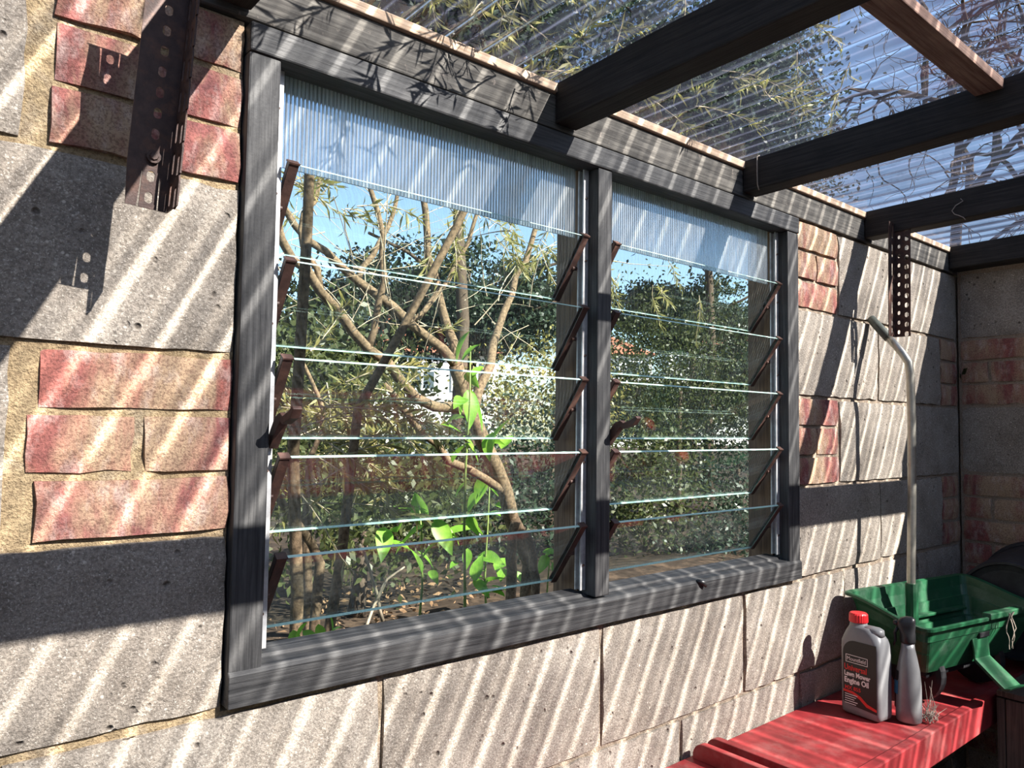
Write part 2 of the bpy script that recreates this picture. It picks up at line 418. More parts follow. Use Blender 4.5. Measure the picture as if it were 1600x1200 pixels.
# end wall on the right: same courses, block and brick swapped
we = MB(); we.box(XR+.006, XR+.10, -2.3, .0, -1.2, .915)
wall_right = we.build('wall_right', M['mortar']); tag(wall_right, kind='structure')
def endw(kind, u0, u1, z0, z1):
    sd[0] += 1
    return masonry(kind, u0+J, u1-J, z0+J, z1-J, .07, M[kind], wall_right, sd[0], xf=lambda a, b, c: (XR+b, -a, c))
for c in range(-5, 4):
    z = CH*c + .005
    if c % 2 == 0 and c >= 0 or c < 0 and c % 2:
        for k in range(3):
            u = -.02 - .11*((k+c) % 2)
            while u < 2.2:
                a = max(u, .004); 
                if u+.224-a > .04: endw('brick', a, u+.224, z+.075*k, z+.075*(k+1))
                u += .224
    else:
        u = -.0 - (.22 if c % 4 == 1 else .0)
        while u < 2.2:
            a = max(u, .004); endw('block', a, u+.45, z, z+CH); u += .45
# opaque slab added out of view to block the sun past the end wall
cb = MB(); cb.box(XR+.012, 5.2, -2.6, .2, .93, 1.0)
M['sun_block'] = m_plain('dark sun blocker', (.05, .05, .052), .95, 0, .3, 30, .3)
tag(cb.build('sun_block_slab', M['sun_block']), kind='structure')
# the wall behind the photographer and the floor
fl = MB(); fl.box(-3.2, XR+.1, -2.4, .1, -1.30, -1.20)
M['pale_wall'] = m_plain('pale rendered wall', (.56, .52, .46), .95, 0, .2, 6, .3)
M['floor'] = m_plain('grey concrete floor', (.36, .335, .30), .9, 0, .4, 8, .4)
floor = fl.build('floor', M['floor']); tag(floor, kind='structure')
wf = MB(); wf.box(-3.2, XR+.1, -2.4, -2.3, -1.2, 1.02)
wall_front = wf.build('wall_front', M['pale_wall']); tag(wall_front, kind='structure')
wl = MB(); wl.box(-3.3, -3.2, -2.4, .1, -1.2, 1.02)
wall_left = wl.build('wall_left', M['pale_wall']); tag(wall_left, kind='structure')

# ------------------------------------------------------------------ wall plate and roof timbers
pl = MB(); pl.box(-1.6, XR-.002, -.004, .085, .902, .966)
o = pl.build('trim_1', M['plate'], bevel=.003); tag(o, kind='structure')
pb = MB(); pb.box(-1.6, XR-.002, -.012, .07, .967, .984)
o = pb.build('trim_2', M['batten'], bevel=.002); tag(o, kind='structure')
RAFT = [-.65, -.052, .552, 1.148, 1.752, 2.358]
RW, RZ0, RZ1 = .052, .910, .985
RISE = .02
raft_labels = ['black roof rafter out to the far left, clear of the window',
    'black rafter crossing above the left slotted bracket', 'thick black rafter meeting the wall above the left glass louvres',
    'black rafter meeting the wall above the right-hand louvres, holding the brown noggin',
    'black rafter ending above the right slotted bracket, with a dangling string', 'last black rafter lying along the end wall']
for i, x in enumerate(RAFT):
    mb = MB(); y0, y1 = -.925, -.006
    RWi = .078 if i == 5 else RW
    up = RISE*(-y0)
    vs = []
    rr = random.Random(i)
    ny = 10
    for k in range(ny+1):
        y = y1+(y0-y1)*k/ny; dz = up*k/ny
        jx = rr.uniform(-.0012, .0012)
        vs += [(x+jx, y, RZ0+dz), (x+RWi+jx, y, RZ0+dz), (x+RWi+jx, y, RZ1+dz), (x+jx, y, RZ1+dz)]
    fs = []
    for k in range(ny):
        for j in range(4):
            fs.append((k*4+j, k*4+(j+1) % 4, k*4+4+(j+1) % 4, k*4+4+j))
    fs += [(3, 2, 1, 0), tuple(ny*4+j for j in range(4))]
    mb.add(vs, fs)
    o = mb.build('rafter', M['black_y'], bevel=.003); tag(o, raft_labels[i], 'rafter', 'roof rafters')
# noggin between two rafters
def rz(y): return RISE*(-y)
mb = MB(); mb.box(RAFT[2]+RW+.001, RAFT[3]-.001, -.535, -.488, .966+rz(-.51), .985+rz(-.51))
o = mb.build('noggin', M['noggin'], bevel=.002); tag(o, 'short red-brown timber noggin between two black rafters', 'timber')
# purlin nearer the photographer, laid across under the rafters
mb = MB(); mb.box(-3.1, XR-.01, -.972, -.926, .885, .955)
o = mb.build('purlin', M['black_x'], bevel=.003); tag(o, 'black purlin running under all the rafters overhead', 'timber')

# ------------------------------------------------------------------ corrugated roof sheets
PITCH, AMP = .076, .0085
def sheet(x0, x1, lift, label):
    nx = int((x1-x0)/PITCH*14)+1; ny = 8
    X = np.linspace(x0, x1, nx); Y = np.linspace(.16, -2.30, ny)
    V = []; 
    for y in Y:
        for x in X:
            V.append((x, y, RZ1+AMP+.002+lift+RISE*(-y)+AMP*math.cos(2*math.pi*(x/PITCH-.5))))
    Q = [(j*nx+i, j*nx+i+1, (j+1)*nx+i+1, (j+1)*nx+i) for j in range(ny-1) for i in range(nx-1)]
    o = np_obj('corrugated_roof_sheet', V, Q, M['roof'])
    o.data.polygons.foreach_set('use_smooth', [True]*len(Q))
    return tag(o, label, 'roof sheet', 'clear corrugated roof sheets')
sheet(-3.2, -.684, .0, 'clear corrugated plastic sheet at the far left of the roof')
sheet(-.692, .577, .002, 'clear corrugated plastic sheet over the left slotted bracket, leaves resting above')
sheet(.569, 1.176, .004, 'clear corrugated plastic sheet in the bay holding the brown noggin')
sheet(1.168, 1.78, .006, 'clear corrugated plastic sheet in the bay over the right-hand louvres')
sheet(1.772, XR-.002, .008, 'clear corrugated plastic sheet next to the end wall')

# ------------------------------------------------------------------ louvre window
win = empty('window_1', (0, 0, 0)); tag(win, kind='structure')
FY = -.010
X0, X1, Z0, Z1 = -.002, 1.386, .004, .896
MX0, MX1 = .664, .702
JW = .044
def bar(name, a, mat, bev=.003):
    mb = MB(); mb.box(*a); return mb.build(name, M[mat], win, bevel=bev)
bar('jamb', (X0, X0+JW, FY, .032, Z0+.042, .856), 'black_z')
bar('jamb', (X1-JW-.006, X1, FY, .032, Z0+.042, .856), 'black_z')
bar('mullion', (MX0, MX1, FY, .032, Z0+.05, .856), 'black_z')
mb = MB(); mb.box(X0, X1, FY-.003, .032, .856, Z1); mb.build('head', M['black_x'], win, bevel=.003)
# sill: upright face, rounded nose, then a slope up to the blades
mb = MB(); prof = [(FY-.004, Z0), (FY-.004, Z0+.040), (FY+.001, Z0+.046), (.014, Z0+.048), (.017, Z0+.053), (.052, Z0+.057), (.058, Z0+.050), (.10, Z0+.03), (.10, Z0)]
mb.loft([[(x, y, z) for y, z in prof] for x in (X0, X1)]); mb.build('sill', M['black_x'], win, bevel=.0015)
# outer frame in bare brown timber
for a in ((X0, X0+.048, .033, .10), (MX0-.004, MX1+.004, .033, .10), (X1-JW-.010, X1, .033, .10)):
    mb = MB(); mb.box(a[0], a[1], a[2], a[3], Z0+.035, .895); mb.build('outer_frame', M['brown_z'], win, bevel=.002)
mb = MB(); mb.box(X0+.05, MX0-.005, .033, .10, .862, .895); mb.build('outer_frame', M['black_x'], win)
mb = MB(); mb.box(MX1+.005, X1-JW-.011, .033, .10, .862, .895); mb.build('outer_frame', M['black_x'], win)
BAYS = [(X0+JW, MX0), (MX1, X1-JW-.006)]
TOPS = [.722, .587, .453, .319, .185]
BY0, BY1, BH = .001, .078, .110
for bi, (a, b) in enumerate(BAYS):
    # aluminium channels on both jambs
    for side, (c0, c1) in enumerate(((a+.0005, a+.015), (b-.0135, b-.0005))):
        mb = MB(); mb.box(c0, c1, .016, .019, .064, .855); mb.box(c0, c1, .0285, .0315, .064, .855)
        cc = (c0, c0+.003) if side == 0 else (c1-.003, c1)
        mb.box(cc[0], cc[1], .019, .0285, .064, .855)
        ch = mb.build('channel', M['alu'], win)
        for z in (.11, .30, .50, .68, .80):
            s = MB(); s.tube([((c0+c1)/2, .0155, z), ((c0+c1)/2, .0135, z)], .0022, 8); s.build('rivet', M['rust'], ch)
    # fixed reeded pane at the top
    mb = MB(); mb.box(a+.018, b-.018, .0345, .0385, .726, .861); mb.build('reeded_pane', M['reeded'], win)
    for k, zt in enumerate(TOPS):
        top = Vector((0, BY0, zt)); bot = Vector((0, BY1, zt-BH))
        dn = (bot-top); n = Vector((0, dn.z, -dn.y)).normalized()*.0025
        xa, xb = a+.022, b-.022
        vs = []; 
        for x in (xa, xb):
            for q in (top-n, top+n, bot+n, bot-n): vs.append((x, q.y, q.z))
        mb = MB(); mb.add(vs, [(3, 7, 4, 0), (1, 5, 6, 2)], 0)
        mb.add(vs, [(0, 4, 5, 1), (2, 6, 7, 3), (0, 1, 2, 3), (7, 6, 5, 4)], 1)
        me = mb.build('louvre_pane', [M['glass'], M['glass_edge']], win)
        # clip arms at both ends: a folded U holding the glass edge
        nn = n.normalized(); du = dn.normalized()
        for (c0, c1) in ((xa-.004, xa+.010), (xb-.010, xb+.004)):
            mb = MB()
            for sgn in (-1, 1):
                c = (top+bot)/2 + nn*(sgn*.0042) + Vector(((c0+c1)/2, 0, 0))
                mb.obox(c, ((c1-c0)/2, 0, 0), dn*.5+du*.002, nn*.0009)
            xo = c0+.0008 if c0 < xa else c1-.0008
            mb.obox((top+bot)/2+Vector((xo, 0, 0)), (.0008, 0, 0), dn*.5+du*.002, nn*.0048)
            mb.obox(top+Vector(((c0+c1)/2, 0, 0))-du*.002, ((c1-c0)/2+.001, 0, 0), du*.0012, nn*.0062)
            cl = mb.build('pane_clip', M['rust'], win)
            pv = MB(); q = (top+bot)/2; pv.tube([(xo-.006, q.y-.004, q.z), (xo+.006, q.y-.004, q.z)], .004, 10); pv.build('pivot', M['rust'], cl)
    # operating lever on the left channel
    lx = a+.011
    mb = MB()
    pts = [(.004, .335), (-.020, .362), (-.030, .372), (-.036, .368), (-.060, .376), (-.070, .388), (-.066, .392), (-.056, .386), (-.036, .379), (-.028, .384), (-.012, .378), (.010, .350)]
    pts = [(y, z-.005) for y, z in pts]
    for x, rev in ((lx-.006, 0), ):
        r0 = [(x, y, z) for y, z in pts]; r1 = [(x+.013, y, z) for y, z in pts]
        mb.loft([r0, r1])
    mb.build('lever', M['rust'], win, bevel=.001)
# small latch nub on the sill
mb = MB(); q = at(1097, 912, FY-.006); mb.tube([q+Vector((-.012, .004, .006)), q+Vector((0, -.003, .003)), q+Vector((.008, -.004, -.006))], [.004, .006, .003], 8)
mb.build('latch', M['black_plastic'], win, smooth=True)
# ------------------------------------------------------------------ slotted steel angle brackets
def flange(mb, P, U, V, N, wid, length, strips, th=.0018):
    """a strip of steel with punched holes; strips = [(u0, u1, cell, hole_w, hole_l, shift)]"""
    P, U, V, N = Vector(P), Vector(U), Vector(V), Vector(N)
    for (u0, u1, cell, hw, hl, sh) in strips:
        n = max(1, round(length/cell)); ce = length/n
        for i in range(n):
            v0, v1 = i*ce, (i+1)*ce; cu, cv = (u0+u1)/2, (v0+v1)/2 + sh*ce
            K = 16; hole = []; outer = []
            for k in range(K):
                a = 2*math.pi*(k+.5)/K; ca, sa = math.cos(a), math.sin(a)
                ss = max(0, hl-hw)/2
                hole.append((cu+hw/2*ca, cv+hw/2*sa+(ss if sa > 0 else -ss)))
                m = max(abs(ca), abs(sa)); du, dv = ca/m, sa/m
                outer.append((cu+du*(u1-u0)/2, (v1-cv)*dv+cv if dv > 0 else cv+(cv-v0)*dv))
            # square the corners
            for k in range(K):
                u, v = outer[k]
            vs = []
            for off in (0, th):
                vs += [P+U*u+V*v+N*off for u, v in outer]; vs += [P+U*u+V*v+N*off for u, v in hole]
            fs = []
            for k in range(K):
                k2 = (k+1) % K
                fs.append((k, k2, K+k2, K+k)); fs.append((2*K+k2, 2*K+k, 3*K+k, 3*K+k2))
                fs.append((K+k, K+k2, 3*K+k2, 3*K+k)); fs.append((k2, k, 2*K+k, 2*K+k2))
            mb.add(vs, fs)
            # corner fillers of the cell
            for su in (0, 1):
                for sv in (0, 1):
                    cu_, cv_ = (u1 if su else u0), (v1 if sv else v0)
                    near = sorted(range(K), key=lambda k: (outer[k][0]-cu_)**2+(outer[k][1]-cv_)**2)[:2]
                    tri = [(cu_, cv_), outer[near[0]], outer[near[1]]]
                    b = [P+U*u+V*v for u, v in tri]; c = [p+N*th for p in b]
                    mb.add(b+c, [(0, 1, 2), (5, 4, 3), (0, 3, 4, 1), (0, 2, 5, 3)])
def bracket(corner_top, corner_bot, w1, w2, label, s1, s2):
    ct, cb = Vector(corner_top), Vector(corner_bot)
    V = (cb-ct); Ln = V.length; V.normalize()
    t = empty('slotted_bracket', ct); tag(t, label, 'bracket', 'slotted steel angle brackets')
    N = Vector((0, 1, 0)); N = (N-V*N.dot(V)).normalized(); U = V.cross(N).normalized()
    if U.x > 0: U = -U
    mb = MB(); flange(mb, (0, 0, 0), U, V, N, w1, Ln, s1); mb.build('wide_flange', M['slot'], t)
    mb = MB(); flange(mb, (0, 0, 0), -N, V, U, w2, Ln, s2); mb.build('side_flange', M['slot'], t)
    return t, U, V, N, Ln
b1 = bracket(at(302, -20, -.10)+Vector((0, 0, .022)), at(262, 333, -.10), .040, .038, 'rusty slotted steel angle hanging left of the window, casting a pointed shadow',
             [(0, .012, .3, .0001, .0001, 0), (.012, .030, .0235, .0085, .0125, 0), (.030, .046, .3, .0001, .0001, 0)],
             [(0, .018, .036, .006, .026, 0), (.018, .038, .036, .006, .026, .2)])
t, U, V, N, Ln = b1
for f in (.80,):
    p = U*.021+V*(Ln*f); mb = MB(); mb.tube([p-N*.001, p-N*.004], .0075, 12); mb.tube([p-N*.004, p-N*.006], [.005, .004], 8); mb.build('screw', M['slot'], t)
bracket(at(1399, 350, -.088), at(1399, 527, -.088), .040, .040, 'dark slotted steel angle on the right with light showing through its slots',
        [(0, .012, .3, .0001, .0001, 0), (.010, .026, .05, .008, .036, 0), (.026, .040, .3, .0001, .0001, 0)],
        [(0, .020, .026, .007, .011, 0), (.020, .040, .026, .010, .014, .25)])

# ------------------------------------------------------------------ red bench
BZ = -.305
bench = empty('red_bench', (.3, -.13, BZ)); tag(bench, 'long red painted bench top fixed along the wall under the window', 'bench')
def bpart(name, a, bev=.002, mat='red', smooth=False):
    mb = MB(); mb.box(a[0]-.3, a[1]-.3, a[2]+.13, a[3]+.13, a[4]-BZ, a[5]-BZ); return mb.build(name, M[mat], bench, bevel=bev)
bpart('top_board', (.3, XR-.004, -.248, -.003, BZ-.018, BZ-.003))
bpart('front_rail', (.3, XR-.004, -.272, -.248, BZ-.072, BZ+.002), .003)
for x in (.34, 1.3, 2.36): bpart('leg', (x, x+.05, -.24, -.19, -1.2, BZ-.019))
for x in (.952, .998):   # two upstands with rounded ends
    mb = MB(); y0, y1, h = -.40, -.012, .034; ring = [(y0, 0)]
    for k in range(9):
        a = math.pi/2*k/8; ring.append((y1-h*.8+h*.8*math.sin(math.pi/2-a) if False else y1-h*.8*(1-math.cos(a)) if False else y1-.026+.026*math.cos(a), h-.026+.026*math.sin(a)))
    ring.append((y0, h))
    ring = [(y0, 0), (y1, 0)]+ring[1:]
    mb.loft([[(x-.3, y+.13, z-.003) for y, z in ring], [(x+.017-.3, y+.13, z-.003) for y, z in ring]])
    mb.build('upstand', M['red'], bench, bevel=.0015)

# ------------------------------------------------------------------ oil bottle
def rrect(a, b, r, z, ox=0, oy=0, n=6):
    r = min(r, a*.999, b*.999); pts = []
    for cx, cy, s in ((a-r, b-r, 0), (-a+r, b-r, 1), (-a+r, -b+r, 2), (a-r, -b+r, 3)):
        for k in range(n+1):
            an = math.pi/2*(s+k/n); pts.append((ox+cx+r*math.cos(an), oy+cy+r*math.sin(an), z))
    return pts
def text_part(name, body, size, loc, mat, parent, sx=1.0, shear=0, bold=.0, align='LEFT'):
    cu = bpy.data.curves.new(name, 'FONT'); cu.body = body; cu.size = size; cu.extrude = .0002; cu.offset = bold; cu.shear = shear; cu.align_x = align; cu.resolution_u = 3
    ob = bpy.data.objects.new('tmp_text', cu); COL.objects.link(ob); bpy.context.view_layer.update()
    dg = bpy.context.evaluated_depsgraph_get(); me = bpy.data.meshes.new_from_object(ob.evaluated_get(dg))
    bpy.data.objects.remove(ob); me.name = name; me.materials.clear(); me.materials.append(mat)
    o = bpy.data.objects.new(name, me); COL.objects.link(o); o.parent = parent
    o.location = loc; o.rotation_euler = (math.pi/2, 0, 0); o.scale = (sx, 1, 1)
    return o
oil = empty('oil_bottle', (1.470, -.128, BZ)); oil.rotation_euler = (0, 0, math.radians(-96))
oil.scale = (1, 1, .95)
tag(oil, 'grey engine oil bottle with red cap and black label on the red bench', 'bottle')
mb = MB(); D, A = .030, .049
secs = [(A-.006, D-.005, .010, 0, 0), (A-.001, D-.001, .011, .004, 0), (A, D, .011, .014, 0), (A, D, .011, .165, 0), (A-.0005, D, .012, .178, 0), (A-.003, D-.002, .018, .192, 0), (A-.008, D-.005, .020, .203, -.002), (A-.014, D-.008, .02, .211, -.004),
        (A-.019, D-.011, .018, .216, -.007)]
mb.loft([rrect(a, b, r, z, ox) for a, b, r, z, ox in secs])
bd = mb.build('body', M['grey_plastic'], oil, smooth=True)
mb = MB(); mb.lathe([(.0215, .196), (.0205, .212), (.019, .222), (.0175, .224), (.0175, .230)], 24, (-.018, 0, 0)); mb.build('neck', M['grey_plastic'], oil, smooth=True)
mb = MB(); mb.loft([rrect(.024, .017, .015, .200, .020), rrect(.023, .016, .015, .214, .020), rrect(.017, .011, .01, .2185, .019)]); mb.build('shoulder', M['grey_plastic'], oil, smooth=True)
mb = MB(); R0 = .0205
ring = lambda r, z, k=0: [(-.018+(r+(.0006 if j % 2 else 0)*k)*math.cos(2*math.pi*j/48), (r+(.0006 if j % 2 else 0)*k)*math.sin(2*math.pi*j/48), z) for j in range(48)]
mb.loft([ring(R0, .224), ring(R0+.0005, .226, 1), ring(R0, .243, 1), ring(R0-.002, .2465), ring(R0-.006, .247)])
mb.build('cap', M['cap_red'], oil)
# label: a panel with an arched upper left corner standing a hair off the flat face
LY = -D-.0006
def panel(name, pts, mat, y, parent=oil):
    mb = MB(); mb.loft([[(x, y, z) for x, z in pts], [(x, y+.0005, z) for x, z in pts]]); return mb.build(name, mat, parent)
arc = [(-.040+.030*(1-math.cos(a)), .150+.032*math.sin(a)) for a in [math.pi/2*k/8 for k in range(9)]]
lab = panel('label_panel', [(.043, .018), (.043, .182)]+arc[::-1]+[(-.040, .030), (-.034, .024)], M['label'], LY)
tl = lambda n, b, s, x, z, mt, sx=1., bold=.0: text_part(n, b, s, (x, LY-.0006, z), M[mt], lab, sx, 0, bold)
fr = MB(); fx0, fx1, fz0, fz1, fw = -.033, .022, .127, .146, .0013
for a in ((fx0, fx1, fz0, fz0+fw), (fx0, fx1, fz1-fw, fz1), (fx0, fx0+fw, fz0+fw, fz1-fw), (fx1-fw, fx1, fz0+fw, fz1-fw)): fr.box(a[0], a[1], LY-.0005, LY-.0001, a[2], a[3])
fr.build('lettering_frame', M['white_ink'], lab)
tl('lettering', 'Mountfield', .0135, -.030, .132, 'white_ink', .82)
tl('lettering', 'Universal', .0200, -.037, .108, 'red_ink', .76, .0004)
tl('lettering', 'Lawn Mower', .0165, -.037, .0935, 'white_ink', .74, .0005)
tl('lettering', 'Engine Oil', .0185, -.037, .0770, 'white_ink', .80, .0006)
tl('lettering', 'MX 855', .0125, -.036, .0605, 'red_ink', 1.0, .0002)
for k in range(5): 
    mb = MB(); mb.box(-.036, -.004-.004*((k*7) % 3), LY-.0005, LY-.0001, .047-.0055*k, .0488-.0055*k); mb.build('small_print', M['white_ink'], lab)
sw = [(-.040, .0585), (-.015, .0575), (.004, .050), (.020, .037), (.043, .030)]; sw2 = [(.043, .024), (.018, .029), (.002, .042), (-.016, .051), (-.040, .053)]
mb = MB(); n_ = len(sw)
vs = [(x, LY-.0004, z) for x, z in sw]+[(x, LY-.0004, z) for x, z in sw2[::-1]]
mb.add(vs, [(i, i+1, n_+i+1, n_+i) for i in range(n_-1)]); mb.build('red_swoosh', M['red_ink'], lab)
for k, z in enumerate((.155, .142, .128, .112, .098, .085, .072, .058)):
    mb = MB(); mb.box(.0435, .048, -.018+.002*(k % 2), -.010, z, z+.006); mb.build('small_print', M['white_ink'], lab)

# ------------------------------------------------------------------ spray bottle
sp = empty('spray_bottle', (1.512, -.2065, BZ)); sp.rotation_euler = (0, 0, math.radians(-70))
tag(sp, 'silver spray bottle with black trigger head beside the oil bottle', 'bottle')
mb = MB()
mb.loft([rrect(a, b, r, z, ox) for a, b, r, z, ox in ((.023, .024, .018, 0, 0), (.027, .028, .022, .004, 0), (.028, .029, .023, .03, 0), (.027, .028, .024, .08, 0), (.0245, .026, .023, .115, 0), (.019, .021, .018, .145, 0), (.015, .015, .0149, .165, 0), (.0138, .0138, .0137, .180, 0))])
mb.build('body', M['silver'], sp, smooth=True)
mb = MB(); mb.loft([rrect(a, b, r, z, ox) for a, b, r, z, ox in ((.0155, .0155, .015, .178, 0), (.0165, .0165, .016, .182, 0), (.0165, .0165, .016, .198, 0), (.0165, .0145, .012, .203, -.001), (.0195, .0135, .012, .216, -.003), (.0195, .013, .012, .226, -.003), (.015, .010, .009, .234, .001), (.007, .005, .004, .238, .003))])
mb.build('trigger_head', M['black_plastic'], sp, smooth=True)
mb = MB(); mb.tube([(-.018, 0, .221), (-.030, 0, .221)], [.007, .005], 10); mb.build('nozzle', M['black_plastic'], sp, smooth=True)
mb = MB(); mb.tube([(-.020, 0, .212), (-.027, 0, .198), (-.026, 0, .180), (-.030, 0, .168)], [.004, .0035, .003, .0025], 8); mb.build('trigger', M['black_plastic'], sp, smooth=True)
def patch(name, z0, z1, a0, a1, r0, r1, mat):
    mb = MB(); n = 10; rings = []
    for z, rr in ((z0, r0), (z1, r1)):
        rings.append([(rr*math.cos(a0+(a1-a0)*k/n), rr*math.sin(a0+(a1-a0)*k/n), z) for k in range(n+1)])
    mb.loft(rings, False, False, close=False); return mb.build(name, mat, sp)
patch('label_panel', .030, .115, math.pi*.93, math.pi*1.25, .0300, .0268, M['label'])
patch('label_panel', .062, .092, math.pi*.93, math.pi*1.25, .0304, .0290, M['blue_ink'])

# ------------------------------------------------------------------ green spreader
SPA = math.atan2(-.084, .488)
spr = empty('fertiliser_spreader', (1.816, -.180, BZ)); spr.rotation_euler = (0, 0, SPA)
tag(spr, 'green plastic garden spreader hopper standing on the bench with a tall metal handle', 'spreader')
HW, HD = .262, .1074
zb, zf = -.05-BZ, -.0941-BZ
def rimz(y):          # S-shaped side, high at the back, low in front
    s = min(1, max(0, (HD-y)/(2*HD))); s = s*s*(3-2*s); return zb+(zf-zb)*s
def rect_ring(hx, y0, y1, r, n=5, m=8):
    pts = []
    cs = ((hx-r, y1-r, 0), (-hx+r, y1-r, 1), (-hx+r, y0+r, 2), (hx-r, y0+r, 3))
    out = []
    for i, (cx, cy, s) in enumerate(cs):
        for k in range(n+1):
            a = math.pi/2*(s+k/n); out.append((cx+r*math.cos(a), cy+r*math.sin(a)))
        nx_, ny_, s2 = cs[(i+1) % 4]; a2 = math.pi/2*s2 if s2 else 0
        e = (nx_+r*math.cos(math.pi/2*s2), ny_+r*math.sin(math.pi/2*s2)); st = out[-1]
        for k in range(1, m): out.append((st[0]+(e[0]-st[0])*k/m, st[1]+(e[1]-st[1])*k/m))
    return out
zbot = .088
prof = [(0, 0), (.30, .010), (.31, .020), (.60, .032), (.61, .044), (1, .062)]
outer = []; inner = []
for tt, ins0 in prof:
    for lst, ex in ((outer, 0), (inner, .004)):
        ins = ins0
        if ex == 0: ins = .062*tt
        rg = rect_ring(HW-ins-ex, -HD+ins*.75+ex, HD-ins*.9-ex, .018)
        lst.append([(x, y, rimz(y*HD/(HD-ins*.8))*(1-tt)+(zbot+(ex if tt == 1 else 0))*tt) for x, y in rg])
lip = [[(x, y, rimz(y)+dz) for x, y in rect_ring(HW+e, -HD-e, HD+e, .022)] for e, dz in ((.009, -.006), (.010, .001), (.006, .003))]
mb = MB(); mb.loft(outer[::-1]+lip+inner, True, True); mb.build('hopper', M['green'], spr)
mb = MB(); mb.box(-.02, .13, -HD-.014, -HD+.008, zf-.004, zf+.012); mb.build('rim_tab', M['green'], spr, bevel=.003)
for y0, z, dd in ((HD-.030, .175, .02), (HD-.050, .125, .02)):
    mb = MB(); mb.box(-HW+.055, HW-.055, y0-.016, y0+.012, z-.004, z+.004); mb.build('ledge', M['green'], spr, bevel=.002)
mb = MB(); mb.box(-HW+.05, -HW+.10, HD-.075, HD-.03, .15, .188); mb.build('ledge', M['green'], spr, bevel=.003)
# the folded front foot
fxc = -.012
mb = MB(); pts = [(-HD+.018, .158), (-HD+.014, .135), (-HD+.012, .110), (-HD-.040, .070), (-HD-.056, .058), (-HD-.070, .062)]
r0 = []
for hx in (-.034, .034):
    up_ = [(fxc+hx*(1.0 if i < 3 else 1.05), y, z) for i, (y, z) in enumerate(pts)]; dn_ = [(x, y+.004, z-.006) for x, y, z in up_[::-1]]
    r0.append(up_+dn_)
mb.loft(r0); mb.build('front_foot', M['green'], spr, bevel=.001)
mb = MB(); mb.box(-.022, .022, -HD+.012, -HD+.022, .158, .170); mb.build('slide_latch', M['black_plastic'], spr, bevel=.001)
mb = MB(); mb.box(-.17, .17, -.045, .04, .066, .087); mb.build('gate_housing', M['black_plastic'], spr, bevel=.004)
for s in (-1, 1):
    mb = MB(); prof_w = [(.02, -.014), (.056, -.014), (.0685, -.011), (.070, -.007), (.070, .007), (.0685, .011), (.056, .014), (.02, .014)]
    R = [[(s*.135+h, .0+r*math.cos(2*math.pi*j/28), .070+r*math.sin(2*math.pi*j/28)) for j in range(28)] for r, h in prof_w]
    mb.loft(R); mb.build('wheel', M['black_plastic'], spr, smooth=False)
mb = MB(); mb.tube([(-.18, 0, .070), (.18, 0, .070)], .006, 8); mb.build('axle', M['black_plastic'], spr)
inv = Matrix.Rotation(-SPA, 4, 'Z') @ Matrix.Translation((-1.816, .180, -BZ))
def loc(p): return inv @ Vector(p)
rod_pts = [(1.742, -.125, -.19), (1.742, -.122, -.02), (1.756, -.122, .20), (1.760, -.122, .40), (1.756, -.122, .52), (1.750, -.120, .552), (1.745, -.108, .575), (1.752, -.088, .598), (1.765, -.055, .632)]
mb = MB(); mb.tube([loc(p) for p in rod_pts], .0105, 14); mb.build('handle_rod', M['chrome'], spr, smooth=True)
mb = MB(); mb.tube([loc(p) for p in ((1.762, -.065, .622), (1.775, -.033, .655), (1.787, -.006, .684))], [.0128, .0128, .0118], 14); mb.build('grip', M['grip'], spr, smooth=True)
q = loc((1.742, -.123, -.12)); mb = MB(); mb.tube([q+Vector((0, 0, -.07)), q+Vector((0, 0, .088))], .0155, 14); mb.build('rod_socket', M['green'], spr, smooth=False)
mb = MB(); mb.tube([loc((1.7585, -.122, .275)), loc((1.7588, -.122, .281))], .0118, 14); mb.build('rod_joint', M['chrome'], spr)

# ------------------------------------------------------------------ bucket, crate, odds and ends
bk = empty('black_bucket', (2.10, -.235, BZ)); tag(bk, 'dusty black bucket lying on its side behind the green spreader', 'bucket')
def ring_x(r, x, z0): return [(x, r*math.cos(2*math.pi*j/40), z0+r*math.sin(2*math.pi*j/40)) for j in range(40)]
zc = .172
mb = MB(); mb.loft([ring_x(r, x, zc+dz) for r, x, dz in ((.02, .012, 0), (.110, .012, 0), (.125, .008, 0), (.128, .0, 0), (.134, .0, 0), (.137, .01, 0), (.150, .17, 0), (.158, .29, 0), (.155, .29, 0), (.147, .17, 0), (.13, .016, 0), (.02, .016, 0))], True, True)
body = mb.build('body', M['bucket'], bk, smooth=False)
mb = MB(); mb.loft([ring_x(r, x, zc) for r, x in ((.158, .272), (.166, .274), (.168, .285), (.166, .292), (.157, .292))], False, False); mb.build('rim', M['bucket'], bk)
mb = MB(); pts = [(.262+.0*k, .164*math.cos(a), zc+.164*math.sin(a)*.35-.0) for k, a in enumerate([math.pi*j/16 for j in range(17)])]; mb.tube([(x-.10*math.sin(math.pi*i/16), y, z+.0) for i, (x, y, z) in enumerate(pts)], .003, 6); mb.build('handle', M['rust'], bk)

